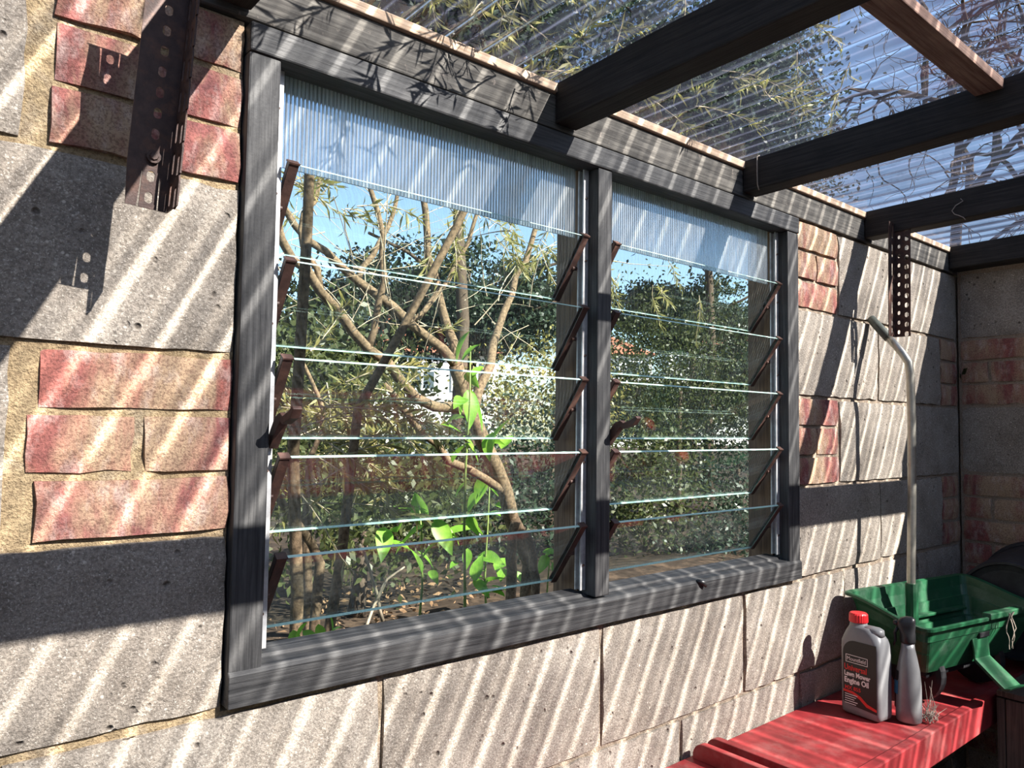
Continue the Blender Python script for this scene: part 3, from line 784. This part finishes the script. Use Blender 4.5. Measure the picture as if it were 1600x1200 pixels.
cr = empty('wooden_box', (2.06, -.52, -1.2)); tag(cr, 'old dark wooden box standing in front of the bench at the right', 'box')
zt = .905
k = 0
for i in range(5):
    z0 = .0+i*.181
    mb = MB(); mb.box(-.225, -.208, -.215, .215, z0, z0+.177); mb.build('board', M['crate'], cr, bevel=.002)
    mb = MB(); mb.box(.208, .225, -.215, .215, z0, z0+.177); mb.build('board', M['crate'], cr, bevel=.002)
    mb = MB(); mb.box(-.225, .225, -.235, -.217, z0, z0+.177); mb.build('board', M['crate'], cr, bevel=.002)
    mb = MB(); mb.box(-.225, .225, .217, .235, z0, z0+.177); mb.build('board', M['crate'], cr, bevel=.002)
for i in range(3):
    mb = MB(); mb.box(-.228, .228, -.237+.158*i, -.237+.158*i+.155, zt, zt+.015); mb.build('lid_board', M['crate'], cr, bevel=.002)

def squiggle(name, pts, r, mat, label, cat, n=6):
    mb = MB(); mb.tube(pts, r, n); o = mb.build(name, M[mat], smooth=True); return tag(o, label, cat)
# string on a rafter, wire on another
x = RAFT[4]-.003
squiggle('string', [at(1490, 322, 0)*0+Vector((x, -.255, .966)), (x-.004, -.262, .958), (x-.002, -.243, .950), (x-.003, -.235, .938), (x-.004, -.241, .928), (x-.004, -.252, .922), (x-.004, -.262, .915), (x-.003, -.266, .908)], .0011, 'cobweb', 'thin pale string hanging on the side of a rafter', 'string')
x = RAFT[3]-.003
squiggle('wire_tie', [(x+.01, -.045, .990), (x, -.045, .985), (x-.002, -.046, .95), (x-.002, -.047, .92), (x+.004, -.047, .908)], .0012, 'cobweb', 'loop of pale wire round a rafter end above the right louvres', 'wire')
# cobwebby dried grass caught beside the spray bottle
tuft = empty('grass_tuft', (1.535, -.232, BZ)); tag(tuft, 'dusty tuft of dried grass and cobweb at the foot of the spray bottle', 'debris')
mb = MB(); r = random.Random(3)
for k in range(46):
    a = Vector((r.uniform(-.012, .03), r.uniform(-.02, .012), .002)); h = r.uniform(.02, .10)*(1 if r.random() < .3 else .45)
    d = Vector((r.uniform(-.02, .03), r.uniform(-.02, .02), h)); mid = a+d*.5+Vector((r.uniform(-.01, .01), r.uniform(-.01, .01), 0))
    mb.tube([a, mid, a+d], [.0009, .0007, .0003], 4)
o = mb.build('strands', M['cobweb'], tuft); tag(o, kind='stuff')
web = empty('cobweb_strand', at(1578, 962, -.318)); tag(web, 'ragged cobweb strand dangling from the green hopper rim', 'cobweb')
mb = MB(); r = random.Random(5)
for x0 in (0, .022, .03):
    p = Vector((x0, 0, .006)); pts = [p]
    for k in range(9): p = p+Vector((r.uniform(-.006, .005), r.uniform(-.004, .004), -.010)); pts.append(p)
    mb.tube(pts, [.0016*(1-i/14) for i in range(10)], 5)
tag(mb.build('strands', M['cobweb'], web), kind='stuff')
# small weed sprouting in the corner of the walls
wd = empty('wall_weed', (2.432, -.012, .56)); tag(wd, 'small weed sprouting from the joint in the wall corner', 'weed')
for k, (dx, dy, dz, l) in enumerate(((-.05, -.012, -.012, .05), (-.03, -.03, .02, .035), (-.02, .0, .035, .03))):
    mb = MB(); d = Vector((dx, dy, dz)); s_ = Vector((0, .25, 1)).normalized()*.010
    mb.add([(0, 0, 0), d*.5+s_, d, d*.5-s_], [(0, 1, 2, 3)]); mb.build('leaf', M['leaf_mid'], wd)
# ------------------------------------------------------------------ the garden outside
NR = np.random.RandomState(11)
GZ = -.62
def ground_z(x, y): return GZ + .05*math.sin(x*1.7+y)+.03*math.sin(y*3.1) - .05*max(0, y-2.5)
mb = MB(); nx, ny = 40, 40
xs = [-3+ (85)*(i/nx)**1.8 for i in range(nx+1)]; ys = [.11+45*(j/ny)**2 for j in range(ny+1)]
vs = [(x, y, ground_z(x, y) if y < 8 else ground_z(x, 8)) for y in ys for x in xs]
mb.add(vs, [(j*(nx+1)+i, j*(nx+1)+i+1, (j+1)*(nx+1)+i+1, (j+1)*(nx+1)+i) for j in range(ny) for i in range(nx)])
g = mb.build('ground', M['soil'], smooth=True); tag(g, kind='structure')

def rand_dirs(n):
    v = NR.normal(size=(n, 3)); return v/np.linalg.norm(v, axis=1)[:, None]
def leaves_np(P, D, Lh, Wd, fold=.0):
    """kite-shaped leaves at P along D, length Lh, half width Wd; two triangles each, as one quad"""
    n = len(P); R = rand_dirs(n); S_ = np.cross(D, R); S_ /= np.linalg.norm(S_, axis=1)[:, None]+1e-9
    Nn = np.cross(S_, D)
    Lh = np.broadcast_to(np.asarray(Lh, float).reshape(-1, 1), (n, 1)); Wd = np.broadcast_to(np.asarray(Wd, float).reshape(-1, 1), (n, 1))
    V = np.empty((n, 4, 3)); V[:, 0] = P; V[:, 1] = P+D*Lh*.45+S_*Wd+Nn*Lh*.08; V[:, 2] = P+D*Lh; V[:, 3] = P+D*Lh*.45-S_*Wd+Nn*Lh*.08
    return V.reshape(-1, 3), np.arange(4*n).reshape(-1, 4)
def crown(name, c, rad, nclump, per, size, mat, parent, spread=.22, flat=1.0, shell=.55):
    c = np.array(c); rad = np.array(rad)
    d = rand_dirs(nclump); rr = shell+(1-shell)*NR.rand(nclump)
    cc = c + d*rad*rr[:, None]
    P = np.repeat(cc, per, 0) + NR.normal(size=(nclump*per, 3))*rad.min()*spread*np.array([1, 1, flat])
    D = rand_dirs(len(P)); D[:, 2] -= .2; D /= np.linalg.norm(D, axis=1)[:, None]
    V, Q = leaves_np(P, D, size*(.6+.8*NR.rand(len(P))), size*.28)
    o = np_obj(name, V - np.array(parent.location), Q, mat, parent); tag(o, kind='stuff'); return o
def wiggle(p0, p1, n, amp, r):
    p0, p1 = Vector(p0), Vector(p1); out = []
    for i in range(n+1):
        t = i/n; q = p0.lerp(p1, t)
        if 0 < i < n: q += Vector((r.uniform(-amp, amp), r.uniform(-amp, amp), r.uniform(-amp, amp)))
        out.append(q)
    return out
class Sprays:
    """twigs with narrow leaves, gathered into one foliage part and one twig part"""
    def __init__(s): s.P = []; s.D = []; s.L = []; s.tw = MB()
    def add(s, p0, d, L, n=46, leaf=.042, droop=.25, r=.0022, floor=None):
        p0 = np.array(p0, float); d = np.array(d, float); d /= np.linalg.norm(d); k = 7; pts = [p0]
        for i in range(k):
            d = d + np.array([NR.normal()*.10, NR.normal()*.10, -droop/k+NR.normal()*.06]); d /= np.linalg.norm(d); pts.append(pts[-1]+d*L/k)
        pts = np.array(pts)
        if floor is not None: pts[:, 2] = np.maximum(pts[:, 2], floor)
        s.tw.tube([Vector(p) for p in pts], [r*(1-.75*i/k) for i in range(k+1)], 5)
        t = NR.rand(n)**.8*k*.999; i = t.astype(int); f = (t-i)[:, None]
        P = pts[i]*(1-f)+pts[i+1]*f; ax = pts[i+1]-pts[i]; ax /= np.linalg.norm(ax, axis=1)[:, None]
        D = ax*.75+rand_dirs(n)*.75; D /= np.linalg.norm(D, axis=1)[:, None]
        LL = leaf*(.6+.7*NR.rand(n))
        if floor is not None:
            low = P[:, 2]+D[:, 2]*LL < floor-.012; D[low, 2] = np.abs(D[low, 2])
        s.P.append(P); s.D.append(D); s.L.append(LL)
    def build(s, parent, mat, wfac=.065):
        P = np.concatenate(s.P); D = np.concatenate(s.D); L = np.concatenate(s.L)
        V, Q = leaves_np(P, D, L, L*wfac)
        base = np.array(parent.location)
        tag(np_obj('foliage', V-base, Q, mat, parent), kind='stuff')
        s.tw.v = [tuple(np.array(v)-base) for v in s.tw.v]
        tag(s.tw.build('twigs', M['twig'], parent), kind='stuff')

# --- narrow-leaved shrub on the left of the window
sh = empty('narrow_leaved_shrub', (at(470, 900, .75).x, .75, GZ)); tag(sh, 'feathery golden-green shrub with narrow leaves behind the left louvres', 'shrub')
base = Vector(sh.location); r = random.Random(21)
def stem(parent, pts, rad, mat='bark', name='branch', n=8, sub=3, amp=.012):
    b = Vector(parent.location); P = []
    rr = random.Random(int(abs(pts[0][0])*1e4)+len(pts))
    for i in range(len(pts)-1):
        w_ = wiggle(pts[i], pts[i+1], sub, amp, rr); P += w_[:-1]
    P.append(Vector(pts[-1])); k = len(P)-1
    mb = MB(); mb.tube([p-b for p in P], [rad[0]+(rad[1]-rad[0])*i/k for i in range(k+1)], n)
    return mb.build(name, M[mat], parent, smooth=True)
A = at
stem(sh, [(base.x, base.y, GZ), A(500, 880, .8), A(450, 800, .8), A(400, 690, .85)], (.016, .008))
stem(sh, [(base.x+.02, base.y, GZ), A(480, 850, .9), A(480, 760, .95), A(505, 640, 1.0), A(470, 560, 1.0)], (.014, .005))
sp_ = Sprays()
for k in range(42):
    px, py = r.uniform(380, 640), r.uniform(590, 790); y = r.uniform(.55, 1.3)
    p = A(px, py, y); a = r.uniform(-.6, 2.6)
    sp_.add(p, (math.cos(a), r.uniform(-.4, .4), r.uniform(-.5, .35)), r.uniform(.16, .34), 40, .05, .35, .0022)
for k in range(16):
    px, py = r.uniform(420, 660), r.uniform(540, 680); y = r.uniform(.9, 1.6); p = A(px, py, y)
    sp_.add(p, (r.uniform(-.6, 1), r.uniform(-.3, .3), r.uniform(-.5, .5)), r.uniform(.2, .4), 50, .05, .3)
sp_.build(sh, M['leaf_gold'])

# --- multi-stemmed tree behind the left louvres, with pale limbs
tr = empty('multi_stemmed_tree', (A(820, 960, 1.5).x, 1.5, GZ)); tag(tr, 'leaning multi-stemmed tree with pale bare limbs behind the left louvres', 'tree')
tb = Vector(tr.location)
fork = A(738, 650, 1.35); fork2 = A(712, 570, 1.35)
stem(tr, [tb, A(828, 880, 1.45), A(790, 770, 1.4), fork, fork2], (.036, .028), 'bark', 'trunk', 10)
for pts, ra in (([fork, A(650, 622, 1.3), A(575, 545, 1.25), A(500, 455, 1.15), A(440, 375, 1.1), A(400, 330, 1.1)], (.021, .011)),
                ([fork2, A(640, 505, 1.4), A(560, 440, 1.4), A(480, 375, 1.4), A(420, 290, 1.4)], (.021, .011)),
                ([fork2, A(690, 480, 1.5), A(668, 400, 1.5), A(660, 300, 1.5), A(655, 120, 1.5)], (.020, .010)),
                ([fork, A(770, 540, 1.5), A(800, 460, 1.6), A(830, 380, 1.6), A(870, 250, 1.7)], (.022, .010)),
                ([A(575, 545, 1.25), A(600, 440, 1.2), A(590, 330, 1.2), A(560, 220, 1.2)], (.014, .007)),
                ([A(560, 440, 1.4), A(592, 380, 1.4), A(620, 310, 1.4), A(650, 200, 1.4)], (.012, .006)),
                ([A(500, 455, 1.15), A(470, 360, 1.15), A(500, 280, 1.15), A(520, 180, 1.15)], (.012, .006)),
                ([A(640, 505, 1.4), A(700, 440, 1.45), A(740, 350, 1.45), A(760, 240, 1.45)], (.012, .006)),
                ([A(790, 770, 1.4), A(700, 720, 1.3), A(640, 650, 1.2), A(600, 600, 1.2)], (.018, .009))):
    stem(tr, pts, ra, 'bark', 'limb', 8, 3, .014)
sp_ = Sprays(); r = random.Random(5)
for k in range(34):          # leafy shoots hanging in the upper panes
    px, py = r.choice([(r.uniform(700, 960), r.uniform(290, 450)), (r.uniform(430, 560), r.uniform(270, 330)), (r.uniform(960, 1180), r.uniform(360, 470)), (r.uniform(700, 940), r.uniform(300, 430))])
    p = A(px, py, r.uniform(.9, 1.9)); sp_.add(p, (r.uniform(-1, 1), r.uniform(-.5, .5), r.uniform(-.9, .3)), r.uniform(.14, .3), 38, .055, .4)
for k in range(95):          # bare fine twigs
    px, py = r.uniform(440, 900), r.uniform(250, 520); p = A(px, py, r.uniform(1.0, 1.9)); sp_.add(p, (r.uniform(-1, 1), r.uniform(-.5, .5), r.uniform(-.6, .9)), r.uniform(.25, .55), 2, .03, .2, r.choice((.003, .0016, .0014)))
sp_.build(tr, M['leaf_narrow'])

# --- foliage leaning over the roof
ov = empty('overhanging_shrub', (.35, .55, GZ)); tag(ov, 'tall narrow-leaved shrub leaning over the clear roof above the window', 'shrub')
stem(ov, [(.35, .55, GZ), (.30, .50, .3), (.25, .35, 1.0), (.3, .05, 1.25), (.5, -.25, 1.32)], (.016, .004))
stem(ov, [(.35, .55, GZ), (.5, .6, .4), (.8, .45, 1.1), (1.1, .2, 1.3), (1.3, -.1, 1.36)], (.014, .004))
sp_ = Sprays(); r = random.Random(9)
for k in range(90):
    if k < 62: p = (r.uniform(-.05, .62), r.uniform(-.34, .55), r.uniform(1.06, 1.5))
    else: p = (r.uniform(.6, 1.5), r.uniform(-.16, .6), r.uniform(1.05, 1.45))
    sp_.add(p, (r.uniform(-.8, 1), r.uniform(-1, .4), r.uniform(-.6, .1)), r.uniform(.10, .24), 34, .042, .45, .0018, 1.045)
sp_.build(ov, M['leaf_narrow'])

# --- broad-leaved plants
def leaf_mesh(name):
    mb = MB(); n = 8; rows = []
    for i in range(n+1):
        t = i/n; wd = .26*math.sin(math.pi*min(1, t**.8))**.9*(1-.25*t)+.002
        bend = -.22*t*t; rows.append([(-wd, t, bend+wd*.35), (0, t, bend), (wd, t, bend+wd*.35)])
    vs = [p for r_ in rows for p in r_]; fs = []
    for i in range(n):
        for j in range(2): fs.append((i*3+j, i*3+j+1, i*3+4+j, i*3+3+j))
    mb.add(vs, fs); return mb.mesh(name, M['leaf_broad'], True)
LEAF = leaf_mesh('leaf')
def broad_plant(px, y, ptop, leaves, label, seed):
    kf = (y+.976)/1.45
    r = random.Random(seed); b = A(px, 900, y); b.z = GZ-.01
    t = empty('broad_leaved_plant', b); tag(t, label, 'plant', 'broad-leaved plants outside the window')
    top = A(ptop[0], ptop[1], y)
    stem(t, [b, b.lerp(top, .5)+Vector((r.uniform(-.03, .03), 0, 0)), top], (.007, .003), 'leafstem', 'stem', 6, 3, .006)
    for (lx, ly, l) in [(a, b, c*kf) for a, b, c in leaves]+[(a+r.uniform(-22, 22), b+r.uniform(-20, 20), c*kf*.8) for a, b, c in leaves]:
        p = A(lx, ly, y+r.uniform(-.08, .08)); o = bpy.data.objects.new('leaf', LEAF); COL.objects.link(o); o.parent = t
        d = Vector((p.x-top.x, r.uniform(-.35, .1), r.uniform(-.35, .25))); d.x += r.uniform(-.25, .25); d.normalize()
        q = d.to_track_quat('Y', 'Z'); o.rotation_mode = 'QUATERNION'
        from mathutils import Quaternion
        o.rotation_quaternion = Quaternion(d, r.uniform(-.7, .7)) @ q
        o.location = p - b - d*l*.4; o.scale = (l, l, l)
M['leafstem'] = m_plain('green plant stem', (.16, .22, .05), .6, 0, .3, 40, .1)
broad_plant(735, 1.15, (735, 540), [(722, 535, .09), (745, 632, .12), (720, 625, .07), (765, 690, .09), (735, 695, .08), (705, 655, .07), (790, 690, .07), (735, 590, .06)], 'tall broad-leaved plant with a large bright leaf in the third pane', 1)
broad_plant(650, 1.65, (655, 790), [(600, 842, .085), (640, 836, .10), (690, 832, .09), (715, 828, .08), (655, 800, .09), (640, 795, .08), (668, 860, .07), (655, 880, .06), (735, 820, .07)], 'broad-leaved plant filling the gap above the lowest left pane', 2)
broad_plant(762, 1.95, (765, 760), [(752, 760, .07), (780, 770, .08), (740, 780, .06), (770, 800, .06), (762, 870, .08), (785, 880, .08), (745, 890, .07), (770, 905, .07), (795, 900, .06), (750, 915, .06), (730, 870, .05), (775, 925, .06)], 'broad-leaved plant standing between the two cut stems', 3)
broad_plant(860, 1.8, (858, 870), [(850, 878, .06), (870, 885, .06), (858, 862, .05), (875, 900, .05)], 'small upright leafy shoot next to the window mullion', 4)
broad_plant(470, .28, (478, 990), [(460, 1000, .05), (485, 995, .05), (500, 990, .05), (470, 985, .045), (520, 985, .04)], 'low green sprig just above the left end of the sill', 5)
# --- cut stems and dead twigs
def cut_stem(name, pts, rad, label, mat='bark'):
    b = Vector(pts[0]); b.z = GZ-.02; t = empty(name, b); tag(t, label, 'stem')
    stem(t, [b]+pts, rad, mat, 'wood', 8, 3, .006); return t
cut_stem('cut_stem', [A(800, 890, 1.35), A(800, 845, 1.35), A(806, 815, 1.35)], (.022, .019), 'pale cut stem with a split top behind the lowest left pane')
cut_stem('cut_stem', [A(478, 845, .90), A(482, 800, .92)], (.014, .012), 'short sawn stump at the left behind the lowest left pane')
cut_stem('cut_stem', [A(836, 930, .9), A(833, 870, .9), A(822, 830, .92)], (.016, .014), 'grey mossy stem close to the window mullion', 'bark')
dt = empty('dead_twig', A(575, 990, .8)); tag(dt, 'forked bleached dead twig leaning behind the lowest left pane', 'twig')
for pts, ra in (([A(567, 995, .80), A(585, 945, .82), A(605, 905, .84), A(632, 886, .86)], (.0048, .0026)), ([A(598, 970, .83), A(590, 930, .83), A(575, 880, .84), A(562, 850, .86)], (.0055, .003)), ([A(585, 945, .82), A(600, 910, .83)], (.003, .0015))):
    stem(dt, pts, ra, 'twig', 'branch', 6, 2, .003)
# leaf litter on the soil
n = 1500; P = np.empty((n, 3)); P[:, 0] = NR.uniform(.1, 2.6, n); P[:, 1] = NR.uniform(.15, 3.2, n); P[:, 2] = [ground_z(x, y)+.012 for x, y in P[:, :2]]
D = rand_dirs(n); D[:, 2] *= .35; D /= np.linalg.norm(D, axis=1)[:, None]
V, Q = leaves_np(P, D, .03+.04*NR.rand(n), .010); o = np_obj('leaf_litter', V, Q, M['litter']); tag(o, 'scattered dry leaf litter on the soil outside', 'leaf litter', kind='stuff')

# --- mid-distance bushes
def bush(px, py, y, rad, mat, label, ncl=60, per=60, size=.05, seed=0, cat='bush'):
    c = A(px, py, y); t = empty('garden_bush', (c.x, c.y, ground_z(c.x, c.y) if y < 8 else ground_z(c.x, 8))); tag(t, label, cat, 'garden bushes')
    stem(t, [t.location, (c.x+.05, c.y, c.z-.3*rad[2])], (.05, .02), 'bark_dark', 'stem', 6)
    crown('foliage', c, rad, ncl, per, size, M[mat], t, .28)
    return t
bush(470, 640, 3.4, (.75, .6, .7), 'leaf_mid', 'loose yellow-green bush behind the shrub at the left', 60, 70, .06)
bush(610, 735, 4.2, (.9, .6, .42), 'leaf_mid', 'mid-green bush below the white house', 60, 70, .06)
bush(860, 615, 4.6, (.8, .6, .5), 'leaf_gold', 'yellow-green bush near the window mullion', 60, 60, .05)
bush(560, 800, 2.6, (.9, .5, .35), 'leaf_mid', 'low dark bush at the foot of the shrub', 50, 60, .05)
bush(1060, 570, 4.6, (1.3, .8, .8), 'leaf_mid', 'speckled yellow-green bush behind the second right pane', 120, 100, .045)
bush(1010, 770, 3.2, (.55, .5, .55), 'leaf_mid', 'dark bush behind the fourth right pane', 60, 60, .05)
bush(1150, 680, 4.8, (1.4, .8, .9), 'leaf_dark', 'broad green bush at the far right of the garden', 110, 70, .055)
bush(800, 740, 3.8, (1.2, .6, .6), 'leaf_dark', 'dark evergreen bush behind the cut stems', 90, 70, .05)
bush(1180, 850, 2.6, (.9, .5, .6), 'leaf_dark', 'dark bush behind the lowest right pane', 80, 70, .045)
# --- tall trees
def tall_tree(name, px, y, zc, rad, mat, label, ncl, per, size, lean=0, flat=.5, trunk=.10, cx=None):
    c = A(px, 640, y)
    if cx is not None: c.x = cx
    g = ground_z(c.x, 8); t = empty(name, (c.x+lean, y, g)); tag(t, label, 'tree', 'trees beyond the garden')
    stem(t, [(c.x+lean, y, g), (c.x+lean*.5, y, zc*.5), (c.x, y, zc+rad[2]*.7)], (trunk, trunk*.35), 'bark_dark', 'trunk', 8, 3, .08)
    r = random.Random(px)
    for k in range(9):
        z = zc+rad[2]*r.uniform(-.8, .6); a = r.uniform(0, 6.28)
        stem(t, [(c.x, y, z-.3), (c.x+math.cos(a)*rad[0]*.8, y+math.sin(a)*rad[1]*.8, z+.25)], (trunk*.35, .02), 'bark_dark', 'limb', 6, 3, .08)
    crown('foliage', (c.x, y, zc), rad, ncl, per, size, M[mat], t, .20, flat, .25); return t
tall_tree('cedar_tree', 730, 8.0, 2.15, (2.4, 1.6, .85), 'leaf_dark', 'dark spreading conifer behind the left louvres', 190, 150, .085)
tall_tree('cedar_tree', 1080, 8.5, 2.7, (2.4, 1.6, .75), 'leaf_dark', 'dark spreading conifer behind the right louvres', 150, 150, .085)
tall_tree('garden_tree', 480, 9.0, 1.2, (1.5, 1.4, 1.2), 'leaf_mid', 'rounded green tree left of the white house', 110, 120, .09, flat=.8)
tall_tree('garden_tree', 1200, 8.0, 1.5, (2.2, 1.4, 1.2), 'leaf_dark', 'broad green tree behind the middle right panes', 190, 110, .09, flat=.8)
tall_tree('garden_tree', 1000, 13, .9, (3.6, 1.5, 1.1), 'leaf_dark', 'dark tree line at the end of the garden', 200, 110, .12, flat=.8)
tall_tree('tall_evergreen', 1000, 6.5, 5.5, (2.9, 1.8, 2.2), 'leaf_dark', 'tall dark evergreen seen through the middle of the clear roof', 340, 130, .10, flat=.7, cx=10.2)
tall_tree('tall_evergreen', 720, 6.5, 5.6, (1.9, 1.5, 1.7), 'leaf_dark', 'tall dark evergreen seen through the roof beside the first rafter', 190, 120, .10, flat=.7, cx=5.0)
# --- bare twisted tree seen through the right of the roof
bt = empty('bare_twisted_tree', (9.3, 2.6, ground_z(9.3, 2.6))); tag(bt, 'bare tree with twisting dark branches seen through the right of the roof', 'tree')
r = random.Random(31); bb = Vector(bt.location)
def grow(p, d, L, rad, depth):
    pts = [p]
    for i in range(6):
        d = (d+Vector((r.gauss(0, .33), r.gauss(0, .33), r.gauss(0, .28)))).normalized(); pts.append(pts[-1]+d*L/6)
    MBT.tube([q-bb for q in pts], [rad*(1-.5*i/6) for i in range(7)], 5 if depth > 1 else 7)
    if depth < 4:
        for k in range(3 if depth else 5):
            q = pts[r.randint(2, 6)]; grow(q, (d+Vector((r.gauss(0, .8), r.gauss(0, .8), r.gauss(.1, .6)))).normalized(), L*r.uniform(.55, .8), rad*.55, depth+1)
MBT = MB(); stem(bt, [bb, (9.3, 2.5, 1.2), (9.1, 2.3, 3.0)], (.08, .06), 'bark_dark', 'trunk', 8)
for dd in ((-.5, -.5, .7), (.2, -.6, .8), (-.8, .1, .5), (.5, .3, .8), (-.1, -.9, .35), (.3, -.9, .2)): grow(Vector((9.1, 2.3, 2.9)), Vector(dd).normalized(), 2.0, .05, 0)
MBT.build('branches', M['bark_dark'], bt)
# --- houses
def house(px, py, y, wd, dp, h, roofh, label, nwin=3, yaw=-.5):
    p = A(px, py, y); t = empty('house', (p.x, y, p.z)); t.rotation_euler = (0, 0, yaw); tag(t, label, 'house', 'houses beyond the garden')
    mb = MB(); mb.box(-wd/2, wd/2, 0, dp, -10, h); mb.build('wall', M['render_white'], t)
    e = .35; mb = MB(); mb.add([(-wd/2-e, -e, h), (wd/2+e, -e, h), (wd/2+e, dp+e, h), (-wd/2-e, dp+e, h), (-wd/2+dp*.4, dp/2, h+roofh), (wd/2-dp*.4, dp/2, h+roofh)], [(0, 1, 5, 4), (1, 2, 5), (2, 3, 4, 5), (3, 0, 4), (3, 2, 1, 0)]); mb.build('roof', M['tile_red'], t)
    mb = MB(); mb.box(-wd*.2-.4, -wd*.2+.4, dp*.5-.3, dp*.5+.3, h+roofh*.5, h+roofh+1.0); mb.build('chimney', M['tile_red'], t)
    for fz in (-2.0, .55):
        for k in range(nwin):
            x = -wd/2+wd*(k+.5)/nwin; mb = MB(); ww, hh = .85, .65
            mb.box(x-ww, x+ww, -.06, .05, fz-hh-.0, fz+hh); f = mb.build('window_frame', M['white_paint'], t)
            for j in range(3):
                a = x-ww+.1+j*(2*ww-.1)/3; mb = MB(); mb.box(a, a+(2*ww-.1)/3-.1, -.075, -.055, fz-hh+.1, fz+.15); mb.build('pane', M['pane_dark'], f)
                mb = MB(); mb.box(a, a+(2*ww-.1)/3-.1, -.075, -.055, fz+.23, fz+hh-.1); mb.build('pane', M['pane_dark'], f)
M['white_paint'] = m_plain('white window paint', (.72, .72, .70), .6, 0, .05, 5, .05)
house(650, 606, 26, 7, 6, 1.5, 1.7, 'white rendered house with red tiled roof seen past the tree limbs', 3, -.55)
house(950, 590, 34, 6, 6, 1.6, 1.6, 'pale house at the left edge of the right louvres', 3, -.7)
house(1125, 570, 34, 8, 6, 1.6, 1.9, 'farther red-roofed house behind the speckled bush', 3, -.8)
